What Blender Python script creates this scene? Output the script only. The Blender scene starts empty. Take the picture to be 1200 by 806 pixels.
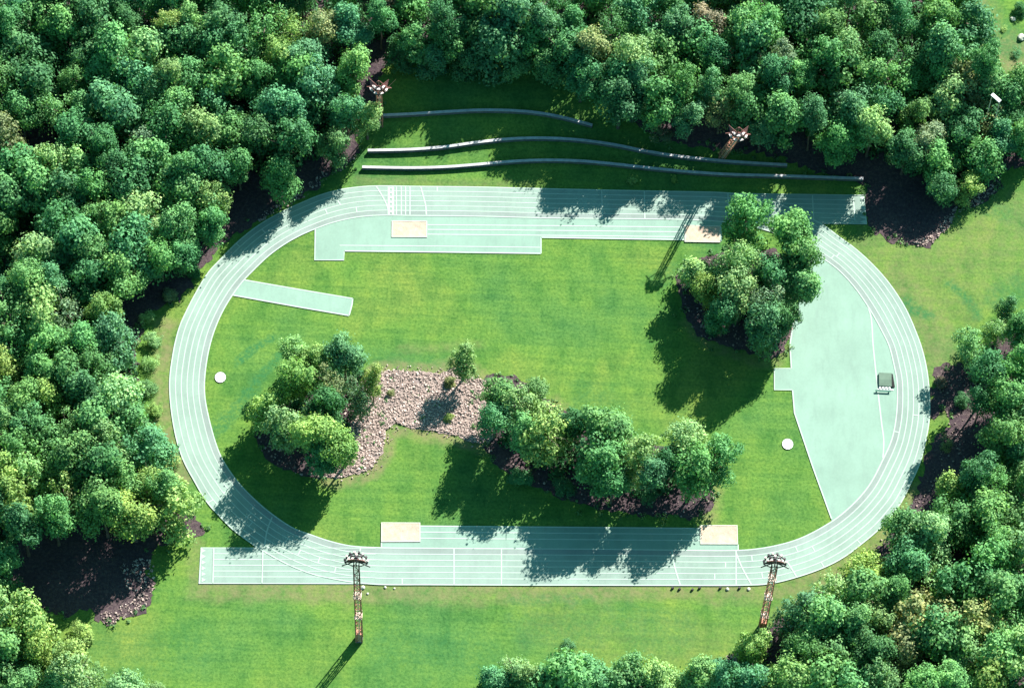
import bpy, bmesh, math, random
import numpy as np
from mathutils import Vector, Matrix, noise
from mathutils.geometry import delaunay_2d_cdt

random.seed(7)
scene = bpy.context.scene
COL = scene.collection
rad = math.radians

# ---------------------------------------------------------------- camera
F = 4288.0            # focal length in photo pixels (photo is 1200 x 806)
DIST = 780.0
TILT, ROLL = rad(28), rad(-2.5)
cam_data = bpy.data.cameras.new('camera')
cam = bpy.data.objects.new('camera', cam_data)
COL.objects.link(cam)
ROT = Matrix.Rotation(TILT, 3, 'X') @ Matrix.Rotation(-ROLL, 3, 'Z')
CAMPOS = ROT @ Vector((0, 0, DIST))
cam.matrix_world = Matrix.Translation(CAMPOS) @ ROT.to_4x4()
cam_data.sensor_fit = 'HORIZONTAL'
cam_data.sensor_width = 36
cam_data.lens = F / 1200 * 36
cam_data.clip_start = 5
cam_data.clip_end = 20000
scene.camera = cam


def sstep(t):
    t = min(1.0, max(0.0, t))
    return t * t * (3 - 2 * t)


def hgt(x, y):
    """Terrain: a flat sports ground with a bank rising north of the track."""
    return 3.0 * sstep((y - 42.0) / 27.0)


def G(px, py, h=0.0, terrain=True):
    """World point h metres above the ground that the photo shows at (px, py)."""
    d = ROT @ Vector(((px - 600) / F, -(py - 403) / F, -1.0))
    z = h
    for _ in range(4):
        t = (z - CAMPOS.z) / d.z
        p = CAMPOS + d * t
        z = h + (hgt(p.x, p.y) if terrain else 0.0)
    t = (z - CAMPOS.z) / d.z
    return CAMPOS + d * t


def pix(p):
    q = ROT.transposed() @ (Vector(p) - CAMPOS)
    return 600 + F * q.x / -q.z, 403 - F * q.y / -q.z


SC = 5.5  # photo pixels per metre at the middle of the picture

# ---------------------------------------------------------------- materials


def mat(name):
    m = bpy.data.materials.new(name)
    m.use_nodes = True
    nt = m.node_tree
    b = nt.nodes['Principled BSDF']
    b.inputs['Specular IOR Level'].default_value = 0.2
    b.inputs['Roughness'].default_value = 0.9
    return m, nt, b


def nd(nt, t, **kw):
    n = nt.nodes.new(t)
    for k, v in kw.items():
        if k in n.inputs:
            n.inputs[k].default_value = v
        else:
            setattr(n, k, v)
    return n


def noise_node(nt, scale, detail=4, rough=0.6, vec=None):
    n = nd(nt, 'ShaderNodeTexNoise')
    n.inputs['Scale'].default_value = scale
    n.inputs['Detail'].default_value = detail
    n.inputs['Roughness'].default_value = rough
    if vec is not None:
        nt.links.new(vec, n.inputs['Vector'])
    return n.outputs['Fac']


def ramp(nt, fac, stops):
    r = nd(nt, 'ShaderNodeValToRGB')
    e = r.color_ramp.elements
    while len(e) < len(stops):
        e.new(0.5)
    for i, (p, c) in enumerate(stops):
        e[i].position = p
        e[i].color = c if len(c) == 4 else (*c, 1)
    nt.links.new(fac, r.inputs['Fac'])
    return r.outputs['Color']


def mix(nt, fac, a, b, kind='MIX'):
    n = nd(nt, 'ShaderNodeMix', data_type='RGBA', blend_type=kind)
    for sock, v in ((n.inputs[0], fac), (n.inputs[6], a), (n.inputs[7], b)):
        if hasattr(v, 'is_linked'):
            nt.links.new(v, sock)
        elif isinstance(v, tuple):
            sock.default_value = v if len(v) == 4 else (*v, 1)
        else:
            sock.default_value = v
    return n.outputs[2]


def math_node(nt, op, a, b=0.0):
    n = nd(nt, 'ShaderNodeMath', operation=op)
    for i, v in enumerate((a, b)):
        if hasattr(v, 'is_linked'):
            nt.links.new(v, n.inputs[i])
        else:
            n.inputs[i].default_value = v
    return n.outputs[0]


def objvec(nt):
    return nd(nt, 'ShaderNodeTexCoord').outputs['Object']


def stretch(nt, vec, s):
    n = nd(nt, 'ShaderNodeMapping')
    n.inputs['Scale'].default_value = s
    nt.links.new(vec, n.inputs['Vector'])
    return n.outputs['Vector']


def plain(name, col, rough=0.8, var=0.15, scale=1.5, metal=0.0):
    m, nt, b = mat(name)
    v = objvec(nt)
    f = noise_node(nt, scale, 4, 0.65, v)
    lo = tuple(c * (1 - var) for c in col)
    hi = tuple(min(1, c * (1 + var)) for c in col)
    nt.links.new(ramp(nt, f, [(0.3, lo), (0.7, hi)]), b.inputs['Base Color'])
    b.inputs['Roughness'].default_value = rough
    b.inputs['Metallic'].default_value = metal
    return m


def make_grass():
    m, nt, b = mat('lawn grass')
    v = objvec(nt)
    big = noise_node(nt, 0.035, 3, 0.55, v)
    mid = noise_node(nt, 0.22, 4, 0.6, stretch(nt, v, (1.0, 0.55, 1)))
    fine = noise_node(nt, 1.7, 3, 0.75, v)
    mow = noise_node(nt, 0.35, 2, 0.5, stretch(nt, v, (0.12, 2.2, 1)))
    c = ramp(nt, big, [(0.36, (0.052, 0.128, 0.033)), (0.52, (0.069, 0.145, 0.029)), (0.66, (0.093, 0.153, 0.033))])
    c2 = ramp(nt, mid, [(0.32, (0.62, 0.78, 0.80)), (0.5, (1, 1, 1)), (0.7, (1.28, 1.12, 1.05))])
    c = mix(nt, 1.0, c, c2, 'MULTIPLY')
    c3 = ramp(nt, mow, [(0.35, (0.82, 0.88, 0.90)), (0.62, (1.14, 1.08, 1.0))])
    c = mix(nt, 0.8, c, c3, 'MULTIPLY')
    c4 = ramp(nt, fine, [(0.30, (0.50, 0.62, 0.60)), (0.5, (1, 1, 1)), (0.72, (1.5, 1.32, 1.35))])
    c = mix(nt, 0.9, c, c4, 'MULTIPLY')
    dry = nd(nt, 'ShaderNodeAttribute', attribute_name='dry').outputs['Fac']
    dn = math_node(nt, 'MULTIPLY', dry, ramp(nt, noise_node(nt, 0.5, 4, 0.7, v), [(0.3, (0.1, 0.1, 0.1)), (0.65, (1, 1, 1))]))
    c = mix(nt, dn, c, mix(nt, fine, (0.11, 0.12, 0.05), (0.19, 0.15, 0.085)))
    lush = nd(nt, 'ShaderNodeAttribute', attribute_name='lush').outputs['Fac']
    lush = math_node(nt, 'MULTIPLY', lush, ramp(nt, noise_node(nt, 0.9, 4, 0.75, v), [(0.36, (0.05, 0.05, 0.05)), (0.58, (1, 1, 1))]))
    c = mix(nt, lush, c, mix(nt, fine, (0.016, 0.085, 0.032), (0.040, 0.130, 0.042)))
    nt.links.new(c, b.inputs['Base Color'])
    bump = nd(nt, 'ShaderNodeBump')
    bump.inputs['Strength'].default_value = 0.35
    bump.inputs['Distance'].default_value = 0.25
    nt.links.new(noise_node(nt, 1.3, 4, 0.75, v), bump.inputs['Height'])
    nt.links.new(bump.outputs['Normal'], b.inputs['Normal'])
    b.inputs['Roughness'].default_value = 1.0
    b.inputs['Specular IOR Level'].default_value = 0.05
    return m


def make_ground_cover(name, stops, scale=1.4, bump_s=0.8):
    m, nt, b = mat(name)
    v = objvec(nt)
    f = noise_node(nt, scale, 6, 0.75, v)
    c = ramp(nt, f, stops)
    g = noise_node(nt, 0.12, 3, 0.6, v)
    c = mix(nt, 0.7, c, ramp(nt, g, [(0.35, (0.75, 0.75, 0.8)), (0.65, (1.15, 1.12, 1.05))]), 'MULTIPLY')
    nt.links.new(c, b.inputs['Base Color'])
    bump = nd(nt, 'ShaderNodeBump')
    bump.inputs['Strength'].default_value = bump_s
    bump.inputs['Distance'].default_value = 0.3
    nt.links.new(f, bump.inputs['Height'])
    nt.links.new(bump.outputs['Normal'], b.inputs['Normal'])
    b.inputs['Specular IOR Level'].default_value = 0.05
    return m


def make_rubber(name, col, var=0.05):
    m, nt, b = mat(name)
    v = objvec(nt)
    a = noise_node(nt, 0.09, 4, 0.6, v)
    f = noise_node(nt, 2.2, 3, 0.7, v)
    s = noise_node(nt, 0.5, 5, 0.7, stretch(nt, v, (1, 0.25, 1)))
    lo = tuple(x * (1 - 1.6 * var) for x in col)
    hi = tuple(x * (1 + var) for x in col)
    c = ramp(nt, a, [(0.3, lo), (0.7, hi)])
    c = mix(nt, 0.6, c, ramp(nt, f, [(0.3, (0.92, 0.92, 0.92)), (0.7, (1.06, 1.06, 1.06))]), 'MULTIPLY')
    c = mix(nt, 0.5, c, ramp(nt, s, [(0.34, (0.86, 0.83, 0.86)), (0.5, (1, 1, 1)), (0.7, (1.05, 1.04, 1.06))]), 'MULTIPLY')
    nt.links.new(c, b.inputs['Base Color'])
    b.inputs['Roughness'].default_value = 0.85
    return m


def make_leaf():
    m, nt, b = mat('foliage')
    info = nd(nt, 'ShaderNodeObjectInfo')
    tone = nd(nt, 'ShaderNodeAttribute', attribute_name='tone').outputs['Fac']
    k = ramp(nt, tone, [(0.0, (0.62, 0.70, 0.74)), (0.5, (1, 1, 1)), (1.0, (1.60, 1.34, 1.20))])
    c = mix(nt, 1.0, info.outputs['Color'], k, 'MULTIPLY')
    nt.links.new(c, b.inputs['Base Color'])
    b.inputs['Roughness'].default_value = 0.7
    b.inputs['Specular IOR Level'].default_value = 0.25
    tr = nd(nt, 'ShaderNodeBsdfTranslucent')
    nt.links.new(mix(nt, 1.0, c, (1.15, 1.25, 0.7), 'MULTIPLY'), tr.inputs['Color'])
    ms = nd(nt, 'ShaderNodeMixShader')
    ms.inputs[0].default_value = 0.30
    nt.links.new(b.outputs['BSDF'], ms.inputs[1])
    nt.links.new(tr.outputs['BSDF'], ms.inputs[2])
    nt.links.new(ms.outputs[0], nt.nodes['Material Output'].inputs['Surface'])
    return m


def make_rock():
    m, nt, b = mat('broken rock')
    tone = nd(nt, 'ShaderNodeAttribute', attribute_name='tone').outputs['Fac']
    c = ramp(nt, tone, [(0.0, (0.15, 0.110, 0.098)), (0.35, (0.28, 0.208, 0.182)), (0.75, (0.38, 0.290, 0.255)), (1.0, (0.50, 0.405, 0.365))])
    f = noise_node(nt, 3.0, 4, 0.7, objvec(nt))
    c = mix(nt, 0.7, c, ramp(nt, f, [(0.3, (0.8, 0.8, 0.8)), (0.7, (1.12, 1.12, 1.12))]), 'MULTIPLY')
    nt.links.new(c, b.inputs['Base Color'])
    return m


def make_mast_steel():
    """Salmon red oxide paint below, dark maroon on the uppermost sections."""
    m, nt, b = mat('mast steel')
    v = objvec(nt)
    f = noise_node(nt, 0.7, 4, 0.65, v)
    lo = ramp(nt, f, [(0.3, (0.29, 0.125, 0.080)), (0.7, (0.44, 0.22, 0.155))])
    up = ramp(nt, f, [(0.3, (0.050, 0.030, 0.034)), (0.7, (0.11, 0.060, 0.055))])
    sep = nd(nt, 'ShaderNodeSeparateXYZ')
    nt.links.new(v, sep.inputs[0])
    k = ramp(nt, math_node(nt, 'MULTIPLY', sep.outputs['Z'], 0.03), [(0.72, (0, 0, 0)), (0.88, (1, 1, 1))])
    nt.links.new(mix(nt, k, lo, up), b.inputs['Base Color'])
    b.inputs['Roughness'].default_value = 0.65
    return m


M = {
    'grass': make_grass(),
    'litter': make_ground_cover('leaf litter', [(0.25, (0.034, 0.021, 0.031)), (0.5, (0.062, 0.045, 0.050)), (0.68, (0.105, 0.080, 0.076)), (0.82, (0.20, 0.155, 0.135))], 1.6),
    'gravel': make_ground_cover('stony ground', [(0.25, (0.14, 0.108, 0.098)), (0.5, (0.25, 0.195, 0.175)), (0.75, (0.34, 0.27, 0.245))], 1.9),
    'dry': make_ground_cover('dry grass verge', [(0.25, (0.08, 0.11, 0.04)), (0.5, (0.15, 0.14, 0.07)), (0.75, (0.23, 0.18, 0.11))], 1.0, 0.5),
    'soil': make_ground_cover('bare soil', [(0.3, (0.20, 0.16, 0.11)), (0.6, (0.30, 0.23, 0.17)), (0.8, (0.36, 0.30, 0.22))], 0.7, 0.4),
    'lane': make_rubber('track rubber', (0.184, 0.252, 0.212), 0.09),
    'mint': make_rubber('mint apron rubber', (0.172, 0.262, 0.210), 0.08),
    'lane_worn': make_rubber('worn inner lane rubber', (0.176, 0.216, 0.196), 0.12),
    'line': plain('line paint', (0.295, 0.37, 0.31), 0.7, 0.06, 0.8),
    'sand': make_ground_cover('pit sand', [(0.3, (0.37, 0.275, 0.205)), (0.55, (0.42, 0.322, 0.248)), (0.75, (0.46, 0.365, 0.295))], 1.2, 0.4),
    'kerb': plain('pit kerb', (0.36, 0.36, 0.30), 0.8, 0.1),
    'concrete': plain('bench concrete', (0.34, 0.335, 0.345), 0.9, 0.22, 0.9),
    'concrete_dark': plain('dark concrete', (0.12, 0.12, 0.13), 0.9, 0.3, 0.9),  # on the bench risers this darker tone paints front-face shade
    'white': plain('white paint', (0.80, 0.80, 0.78), 0.6, 0.05),
    'steel_rust': make_mast_steel(),
    'board_red': plain('red oxide board', (0.20, 0.085, 0.075), 0.7, 0.25, 0.8),
    'salmon': plain('salmon paint', (0.46, 0.20, 0.14), 0.6, 0.25, 0.8),
    'steel_pale': plain('pale weathered steel', (0.55, 0.43, 0.36), 0.6, 0.2, 0.8),
    'dark': plain('dark paint', (0.035, 0.030, 0.035), 0.5, 0.2),
    'hood': plain('lamp hood', (0.50, 0.40, 0.37), 0.5, 0.15),
    'lamp_glass': plain('lamp face', (0.82, 0.78, 0.76), 0.15, 0.05),
    'green_cover': plain('green cover sheet', (0.080, 0.125, 0.092), 0.7, 0.15, 0.6),
    'open_end_dark': plain('open end shade', (0.006, 0.006, 0.007), 0.8, 0.2),  # near-black colour stands for the shade inside the mat shelter
    'bench_green': plain('dark green paint', (0.03, 0.11, 0.08), 0.5, 0.2),
    'bark': plain('bark', (0.12, 0.095, 0.075), 0.95, 0.4, 1.2),
    'leaf': make_leaf(),
    'rock': make_rock(),
}

# ---------------------------------------------------------------- mesh helpers


def tag(o, label=None, cat=None, group=None, kind=None):
    if label:
        o['label'] = label
    if cat:
        o['category'] = cat
    if group:
        o['group'] = group
    if kind:
        o['kind'] = kind
    return o


def link(name, me, material=None, parent=None, loc=None):
    o = bpy.data.objects.new(name, me)
    COL.objects.link(o)
    if material is not None and me is not None and not me.materials:
        me.materials.append(material)
    if parent is not None:
        o.parent = parent
    if loc is not None:
        o.location = loc
    return o


def empty(name, loc):
    o = bpy.data.objects.new(name, None)
    o.empty_display_size = 0.5
    COL.objects.link(o)
    o.location = loc
    return o


def from_bm(name, bm, material, parent=None, loc=None):
    me = bpy.data.meshes.new(name)
    bm.to_mesh(me)
    bm.free()
    return link(name, me, material, parent, loc)


def box(bm, c, s, mat3=None):
    r = bmesh.ops.create_cube(bm, size=1.0)['verts']
    for v in r:
        q = Vector((v.co.x * s[0], v.co.y * s[1], v.co.z * s[2]))
        if mat3 is not None:
            q = mat3 @ q
        v.co = q + Vector(c)
    return r


def bar(bm, a, b, r1, r2=None, n=6):
    a, b = Vector(a), Vector(b)
    r2 = r1 if r2 is None else r2
    d = (b - a).normalized()
    u = d.orthogonal().normalized()
    w = d.cross(u)
    ring = []
    for p, r in ((a, r1), (b, r2)):
        ring.append([bm.verts.new(p + (u * math.cos(2 * math.pi * i / n) + w * math.sin(2 * math.pi * i / n)) * r) for i in range(n)])
    for i in range(n):
        bm.faces.new((ring[0][i], ring[0][(i + 1) % n], ring[1][(i + 1) % n], ring[1][i]))
    bm.faces.new(ring[0][::-1])
    bm.faces.new(ring[1])


def spline(pts, closed=False, sub=8):
    out = []
    n = len(pts)
    rng = range(n if closed else n - 1)
    for i in rng:
        if closed:
            p0, p1, p2, p3 = (Vector(pts[(i + k) % n]) for k in (-1, 0, 1, 2))
        else:
            p0, p1, p2, p3 = Vector(pts[max(i - 1, 0)]), Vector(pts[i]), Vector(pts[i + 1]), Vector(pts[min(i + 2, n - 1)])
        # centripetal Catmull-Rom
        def tj(t, a, b):
            return t + max((b - a).length, 1e-6) ** 0.5
        t0 = 0.0
        t1 = tj(t0, p0, p1)
        t2 = tj(t1, p1, p2)
        t3 = tj(t2, p2, p3)
        for s in range(sub):
            t = t1 + (t2 - t1) * s / sub
            a1 = p0 * ((t1 - t) / (t1 - t0)) + p1 * ((t - t0) / (t1 - t0)) if t1 - t0 > 2e-3 else p1
            a2 = p1 * ((t2 - t) / (t2 - t1)) + p2 * ((t - t1) / (t2 - t1))
            a3 = p2 * ((t3 - t) / (t3 - t2)) + p3 * ((t - t2) / (t3 - t2)) if t3 - t2 > 2e-3 else p2
            b1 = a1 * ((t2 - t) / (t2 - t0)) + a2 * ((t - t0) / (t2 - t0))
            b2 = a2 * ((t3 - t) / (t3 - t1)) + a3 * ((t - t1) / (t3 - t1))
            out.append(b1 * ((t2 - t) / (t2 - t1)) + b2 * ((t - t1) / (t2 - t1)))
    if not closed:
        out.append(Vector(pts[-1]))
    return out


def W2(pts, smooth=False, closed=True, sub=6):
    """Photo points to ground points (2D, metres), optionally smoothed."""
    p = [Vector((q.x, q.y)) for q in (G(*a) for a in pts)]
    return spline(p, closed, sub) if smooth else p


def inside(poly, x, y):
    c = False
    n = len(poly)
    j = n - 1
    for i in range(n):
        xi, yi = poly[i][0], poly[i][1]
        xj, yj = poly[j][0], poly[j][1]
        if (yi > y) != (yj > y) and x < (xj - xi) * (y - yi) / (yj - yi) + xi:
            c = not c
        j = i
    return c


def roughen(poly, amp, step=0.8, freq=0.45, seed=0.0):
    out = []
    n = len(poly)
    for i in range(n):
        a, b = poly[i], poly[(i + 1) % n]
        k = max(1, int((b - a).length / step))
        for s in range(k):
            p = a.lerp(b, s / k)
            d = Vector((noise.noise((p.x * freq, p.y * freq, seed)) + 0.5 * noise.noise((p.x * freq * 2.7, p.y * freq * 2.7, seed + 3)),
                        noise.noise((p.x * freq, p.y * freq, seed + 9)) + 0.5 * noise.noise((p.x * freq * 2.7, p.y * freq * 2.7, seed + 5))))
            out.append(p + d * amp)
    return out


def sheet(name, poly, z, material, parent=None, step=None):
    """A sheet draped on the terrain over the polygon (2D, metres)."""
    pts = [Vector((p[0], p[1])) for p in poly]
    if sum(pts[i].x * pts[(i + 1) % len(pts)].y - pts[(i + 1) % len(pts)].x * pts[i].y for i in range(len(pts))) < 0:
        pts.reverse()
    n = len(pts)
    edges = [(i, (i + 1) % n) for i in range(n)]
    extra = []
    if step:
        x0, x1 = min(p.x for p in pts), max(p.x for p in pts)
        y0, y1 = min(p.y for p in pts), max(p.y for p in pts)
        y = y0 + step / 2
        while y < y1:
            x = x0 + step / 2
            while x < x1:
                if inside(pts, x, y):
                    extra.append(Vector((x, y)))
                x += step
            y += step
    vs, es, fs, *_ = delaunay_2d_cdt(pts + extra, edges, [list(range(n))], 1, 1e-5)
    me = bpy.data.meshes.new(name)
    me.from_pydata([(v.x, v.y, hgt(v.x, v.y) + z) for v in vs], [], [list(f) for f in fs])
    me.update()
    bm = bmesh.new()
    bm.from_mesh(me)
    for f in bm.faces:
        if f.normal.z < 0:
            f.normal_flip()
    bm.to_mesh(me)
    bm.free()
    return link(name, me, material, parent)


def ribbon(bm, pts, width, z, closed=False):
    """A flat painted line along pts (2D) of the given width."""
    n = len(pts)
    L = []
    for i in range(n):
        if closed:
            a, b = pts[i - 1], pts[(i + 1) % n]
        else:
            a, b = pts[max(i - 1, 0)], pts[min(i + 1, n - 1)]
        t = (b - a)
        if t.length < 1e-9:
            t = Vector((1, 0))
        t.normalize()
        q = Vector((-t.y, t.x)) * width / 2
        L.append((bm.verts.new((pts[i].x + q.x, pts[i].y + q.y, z)), bm.verts.new((pts[i].x - q.x, pts[i].y - q.y, z))))
    for i in range(n if closed else n - 1):
        a, b = L[i], L[(i + 1) % n]
        f = bm.faces.new((a[0], a[1], b[1], b[0]))
        f.normal_update()
        if f.normal.z < 0:
            f.normal_flip()


# ---------------------------------------------------------------- ground sheet
def axis(lo, hi, step, far):
    a = list(np.arange(lo, hi + 1e-6, step))
    k, s = [], step
    x = hi
    while x < far:
        s *= 1.6
        x += s
        k.append(x)
    k2, s = [], step
    x = lo
    while x > -far:
        s *= 1.6
        x -= s
        k2.append(x)
    return k2[::-1] + a + k


def seg_dist(p, a, b):
    ab = b - a
    t = max(0, min(1, (p - a).dot(ab) / max(ab.length_squared, 1e-9)))
    return (p - a - ab * t).length


DRY = [  # (photo points of a worn line, half width m, strength)
    ([(240, 689), (330, 690), (430, 692), (600, 692), (780, 691), (900, 690), (950, 680), (1000, 655)], 2.4, 0.75),
    ([(1004, 668), (1030, 640), (1050, 612), (1075, 575)], 2.0, 0.8),
    ([(192, 380), (190, 440), (195, 510), (215, 560)], 1.8, 0.85),
    ([(232, 640), (230, 690)], 1.5, 0.5),
    ([(1050, 330), (1090, 380), (1100, 420)], 5.0, 0.55),
    ([(1020, 300), (1120, 300), (1190, 260)], 7.0, 0.40),
    ([(1110, 350), (1180, 300)], 7.0, 0.30),
    ([(1135, 0), (1150, 30)], 4.0, 0.9), ([(1185, 65), (1205, 70)], 5.0, 0.9), ([(1160, 70), (1150, 85)], 4, 0.6),
    ([(420, 212), (520, 216), (620, 217)], 1.2, 0.35),
    ([(880, 770), (960, 690)], 3.0, 0.5),
    ([(1085, 480), (1115, 475)], 2.0, 0.5),
    ([(640, 730), (860, 760)], 5.0, 0.20),
    ([(470, 410), (560, 404)], 1.0, 0.35),
    ([(440, 432), (455, 430), (490, 432), (520, 434), (532, 427), (548, 434), (575, 446), (590, 458)], 1.5, 0.95), ([(574, 524), (540, 516), (505, 508), (476, 503), (464, 503), (456, 512), (452, 530), (438, 553), (410, 562), (385, 563)], 1.5, 0.95),
    ([(806, 380), (830, 404), (880, 422), (908, 426), (924, 412)], 1.2, 0.6), ([(652, 470), (664, 486)], 1.2, 0.8), ([(835, 575), (828, 606)], 1.8, 0.8),
]
LUSH = [
    ([(280, 424), (288, 416), (300, 406), (320, 396)], 0.8, 1.0), ([(290, 458), (296, 452), (312, 434), (328, 416)], 1.0, 1.0),
    ([(268, 490), (284, 470), (298, 452)], 1.6, 0.75), ([(250, 508), (262, 498)], 1.4, 0.8),
    ([(740, 340), (760, 310)], 0.5, 0.0),
    ([(1062, 352), (1070, 362), (1090, 370)], 1.1, 0.95), ([(1112, 333), (1126, 344), (1136, 352)], 0.8, 0.9), ([(1140, 360), (1147, 370)], 0.9, 0.8), ([(1150, 240), (1175, 250)], 2.2, 0.45),
    ([(620, 735), (690, 742)], 4.0, 0.35), ([(740, 725), (790, 740)], 5.0, 0.35), ([(455, 760), (560, 765)], 5, 0.35),
    ([(130, 770), (220, 760)], 6.0, 0.30), ([(690, 470), (720, 486)], 4.0, 0.35), ([(770, 330), (790, 316)], 2.0, 0.5),
    ([(1145, 10), (1175, 45)], 4.5, 0.55), ([(1172, 345), (1195, 342)], 3.0, 0.5), ([(600, 702), (690, 702)], 1.2, 0.5),
    ([(425, 415), (520, 425)], 1.5, 0.35), ([(400, 235), (560, 214)], 0.5, 0.2), ([(800, 275), (845, 292)], 2.0, 0.4),
]


def strokes(defs):
    out = []
    for pts, w, s in defs:
        q = W2(pts, closed=False)
        out.append((q, w, s, min(p.x for p in q) - 2 * w - 2, max(p.x for p in q) + 2 * w + 2, min(p.y for p in q) - 2 * w - 2, max(p.y for p in q) + 2 * w + 2))
    return out


def stroke_val(st, x, y):
    best = 0.0
    p = Vector((x, y))
    for q, w, s, x0, x1, y0, y1 in st:
        if x < x0 or x > x1 or y < y0 or y > y1:
            continue
        d = min(seg_dist(p, q[i], q[i + 1]) for i in range(len(q) - 1))
        d *= 1 + 0.5 * noise.noise((x * 0.3, y * 0.3, 4))
        best = max(best, s * sstep(1.6 - d / w) if d < 1.6 * w else 0)
    return best


XS = axis(-125, 125, 1.0, 4000)
YS = axis(-90, 100, 1.0, 4000)
gv = [(x, y, hgt(x, y)) for y in YS for x in XS]
nx = len(XS)
gf = [(j * nx + i, j * nx + i + 1, (j + 1) * nx + i + 1, (j + 1) * nx + i) for j in range(len(YS) - 1) for i in range(nx - 1)]
me = bpy.data.meshes.new('ground')
me.from_pydata(gv, [], gf)
sd, sl = strokes(DRY), strokes(LUSH)
for nm, st in (('dry', sd), ('lush', sl)):
    at = me.attributes.new(nm, 'FLOAT', 'POINT')
    at.data.foreach_set('value', [stroke_val(st, v[0], v[1]) for v in gv])
me.polygons.foreach_set('use_smooth', [True] * len(me.polygons))
ground = tag(link('ground', me, M['grass']), kind='structure')

# forest floor (photo points of its edge)
FLOOR_W = [(-60, -60), (1132, -60), (1130, 20), (1142, 60), (1165, 85), (1215, 105), (1260, 150), (1230, 190), (1178, 196), (1173, 217), (1148, 240), (1118, 252), (1108, 272),
           (1080, 291), (1045, 282), (1017, 264), (1013, 228), (1012, 215), (960, 202), (900, 182), (840, 176), (780, 165), (740, 142), (700, 108), (650, 76), (560, 66),
           (480, 64), (452, 80), (446, 118), (438, 140), (421, 158), (419, 180), (405, 195), (388, 204), (368, 222), (330, 243), (300, 260), (270, 280), (250, 299), (232, 320),
           (222, 336), (208, 356), (186, 360), (168, 380), (160, 420), (158, 470), (170, 520), (190, 560), (214, 596), (232, 612), (236, 622), (215, 634), (186, 640), (172, 664), (182, 690), (172, 712),
           (150, 724), (123, 733), (104, 712), (80, 722), (60, 716), (-60, 730)]
FLOOR_E = [(1093, 434), (1112, 424), (1140, 430), (1165, 400), (1190, 378), (1260, 350), (1260, 860), (840, 860), (868, 800), (850, 772), (868, 762), (885, 750), (905, 730),
           (935, 716), (985, 690), (1012, 660), (1036, 636), (1056, 606), (1074, 575), (1084, 545), (1090, 520), (1108, 500), (1112, 480), (1092, 490), (1091, 462)]
FLOOR_MID = [(560, 446), (600, 440), (645, 470), (700, 500), (770, 520), (820, 548), (838, 580), (826, 604), (780, 606), (700, 596), (630, 572), (585, 548), (566, 520), (560, 480)]
FLOOR_R = [(793, 325), (800, 312), (830, 300), (870, 290), (920, 300), (936, 340), (930, 380), (920, 408), (905, 420), (880, 414), (850, 405), (828, 398), (812, 386), (800, 362)]
FLOOR_L = [(300, 502), (308, 482), (345, 470), (395, 446), (432, 436), (450, 452), (448, 478), (430, 530), (408, 552), (380, 560), (340, 553), (310, 535)]
ROCKY = [(438, 440), (455, 434), (490, 436), (520, 437), (532, 431), (548, 440), (570, 448), (580, 470), (582, 500), (571, 520), (540, 512), (518, 507), (500, 503), (476, 499), (464, 496), (453, 505),
         (448, 528), (436, 548), (410, 557), (388, 559), (392, 530), (410, 500), (428, 470)]
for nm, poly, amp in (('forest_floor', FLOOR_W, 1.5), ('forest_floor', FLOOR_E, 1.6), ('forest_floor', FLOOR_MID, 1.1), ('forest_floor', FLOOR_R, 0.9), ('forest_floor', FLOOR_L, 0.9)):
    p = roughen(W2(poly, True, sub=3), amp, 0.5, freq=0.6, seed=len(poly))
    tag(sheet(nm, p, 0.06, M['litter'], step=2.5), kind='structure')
tag(sheet('stony_ground', roughen(W2(ROCKY, True, sub=3), 0.9, 0.5, freq=0.5, seed=5), 0.09, M['gravel']), kind='structure')

# ---------------------------------------------------------------- running track
OUT = [(441, 218.5), (485, 219), (560, 219.8), (640, 221.8), (720, 223.6), (790, 225), (840, 226), (866, 228), (890, 232), (910, 238.5), (930, 247), (950, 256.5), (965, 264.5), (982.5, 277.5), (1001, 291),
       (1019, 307), (1040, 330), (1060, 360), (1073.5, 390), (1080.5, 410), (1086, 434), (1089, 462.5), (1089, 490), (1085, 515), (1077.5, 543.8), (1067.5, 566), (1055, 590), (1045, 603), (1030, 620),
       (1010, 637), (990, 652), (967.5, 664), (932.5, 676.5), (900, 684), (870, 685.6), (797, 685.8), (700, 685.6), (600, 685.4), (500, 685), (440, 684.5), (410, 681.5), (385, 677), (367.5, 673), (338.8, 662), (310, 646.5), (298.8, 639.5),
       (273.8, 621), (260, 607.5), (242.5, 588), (227.5, 563), (216, 541.5), (208.3, 520), (202.5, 492.5), (199.3, 464), (199, 445), (202, 420), (205.6, 401), (211, 382), (220, 362), (230, 343), (244, 320),
       (258.8, 304), (277.5, 285), (302.5, 265), (330, 249), (358.8, 235.8), (373.5, 229.8), (397.5, 223), (422, 219.6)]
INN = [(441, 253), (485, 253.2), (560, 254), (640, 256), (720, 256.8), (790, 257.6), (825, 258.8), (860, 262), (890, 268), (915, 276), (938, 287), (960, 300.5), (980, 314.5), (999, 334), (1017.5, 360),
       (1034.5, 390), (1042, 406), (1047.5, 427.5), (1051, 446), (1051.5, 467.5), (1050, 490), (1045, 515), (1034, 540), (1021, 565), (1009, 581), (992.5, 597.5), (975, 611), (940, 630), (911, 639), (880, 644),
       (850, 645.2), (790, 644.6), (700, 643.6), (600, 643), (500, 642.4), (446, 641.8), (410, 639.6), (385, 633.8), (365, 627), (345, 619.6), (328.8, 609.8), (305, 591.4), (280, 566.4), (261, 539), (253, 520),
       (243.8, 486), (240, 464), (239.8, 445), (242.8, 420), (247, 401), (252.5, 384), (261, 365), (272.5, 346), (285, 329.5), (296, 318), (315, 300), (333.8, 286.4), (352.5, 276), (371, 268), (391, 261), (416, 255.4)]
outer = W2(OUT, True, True, 8)
inner = W2(INN, True, True, 8)


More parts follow.
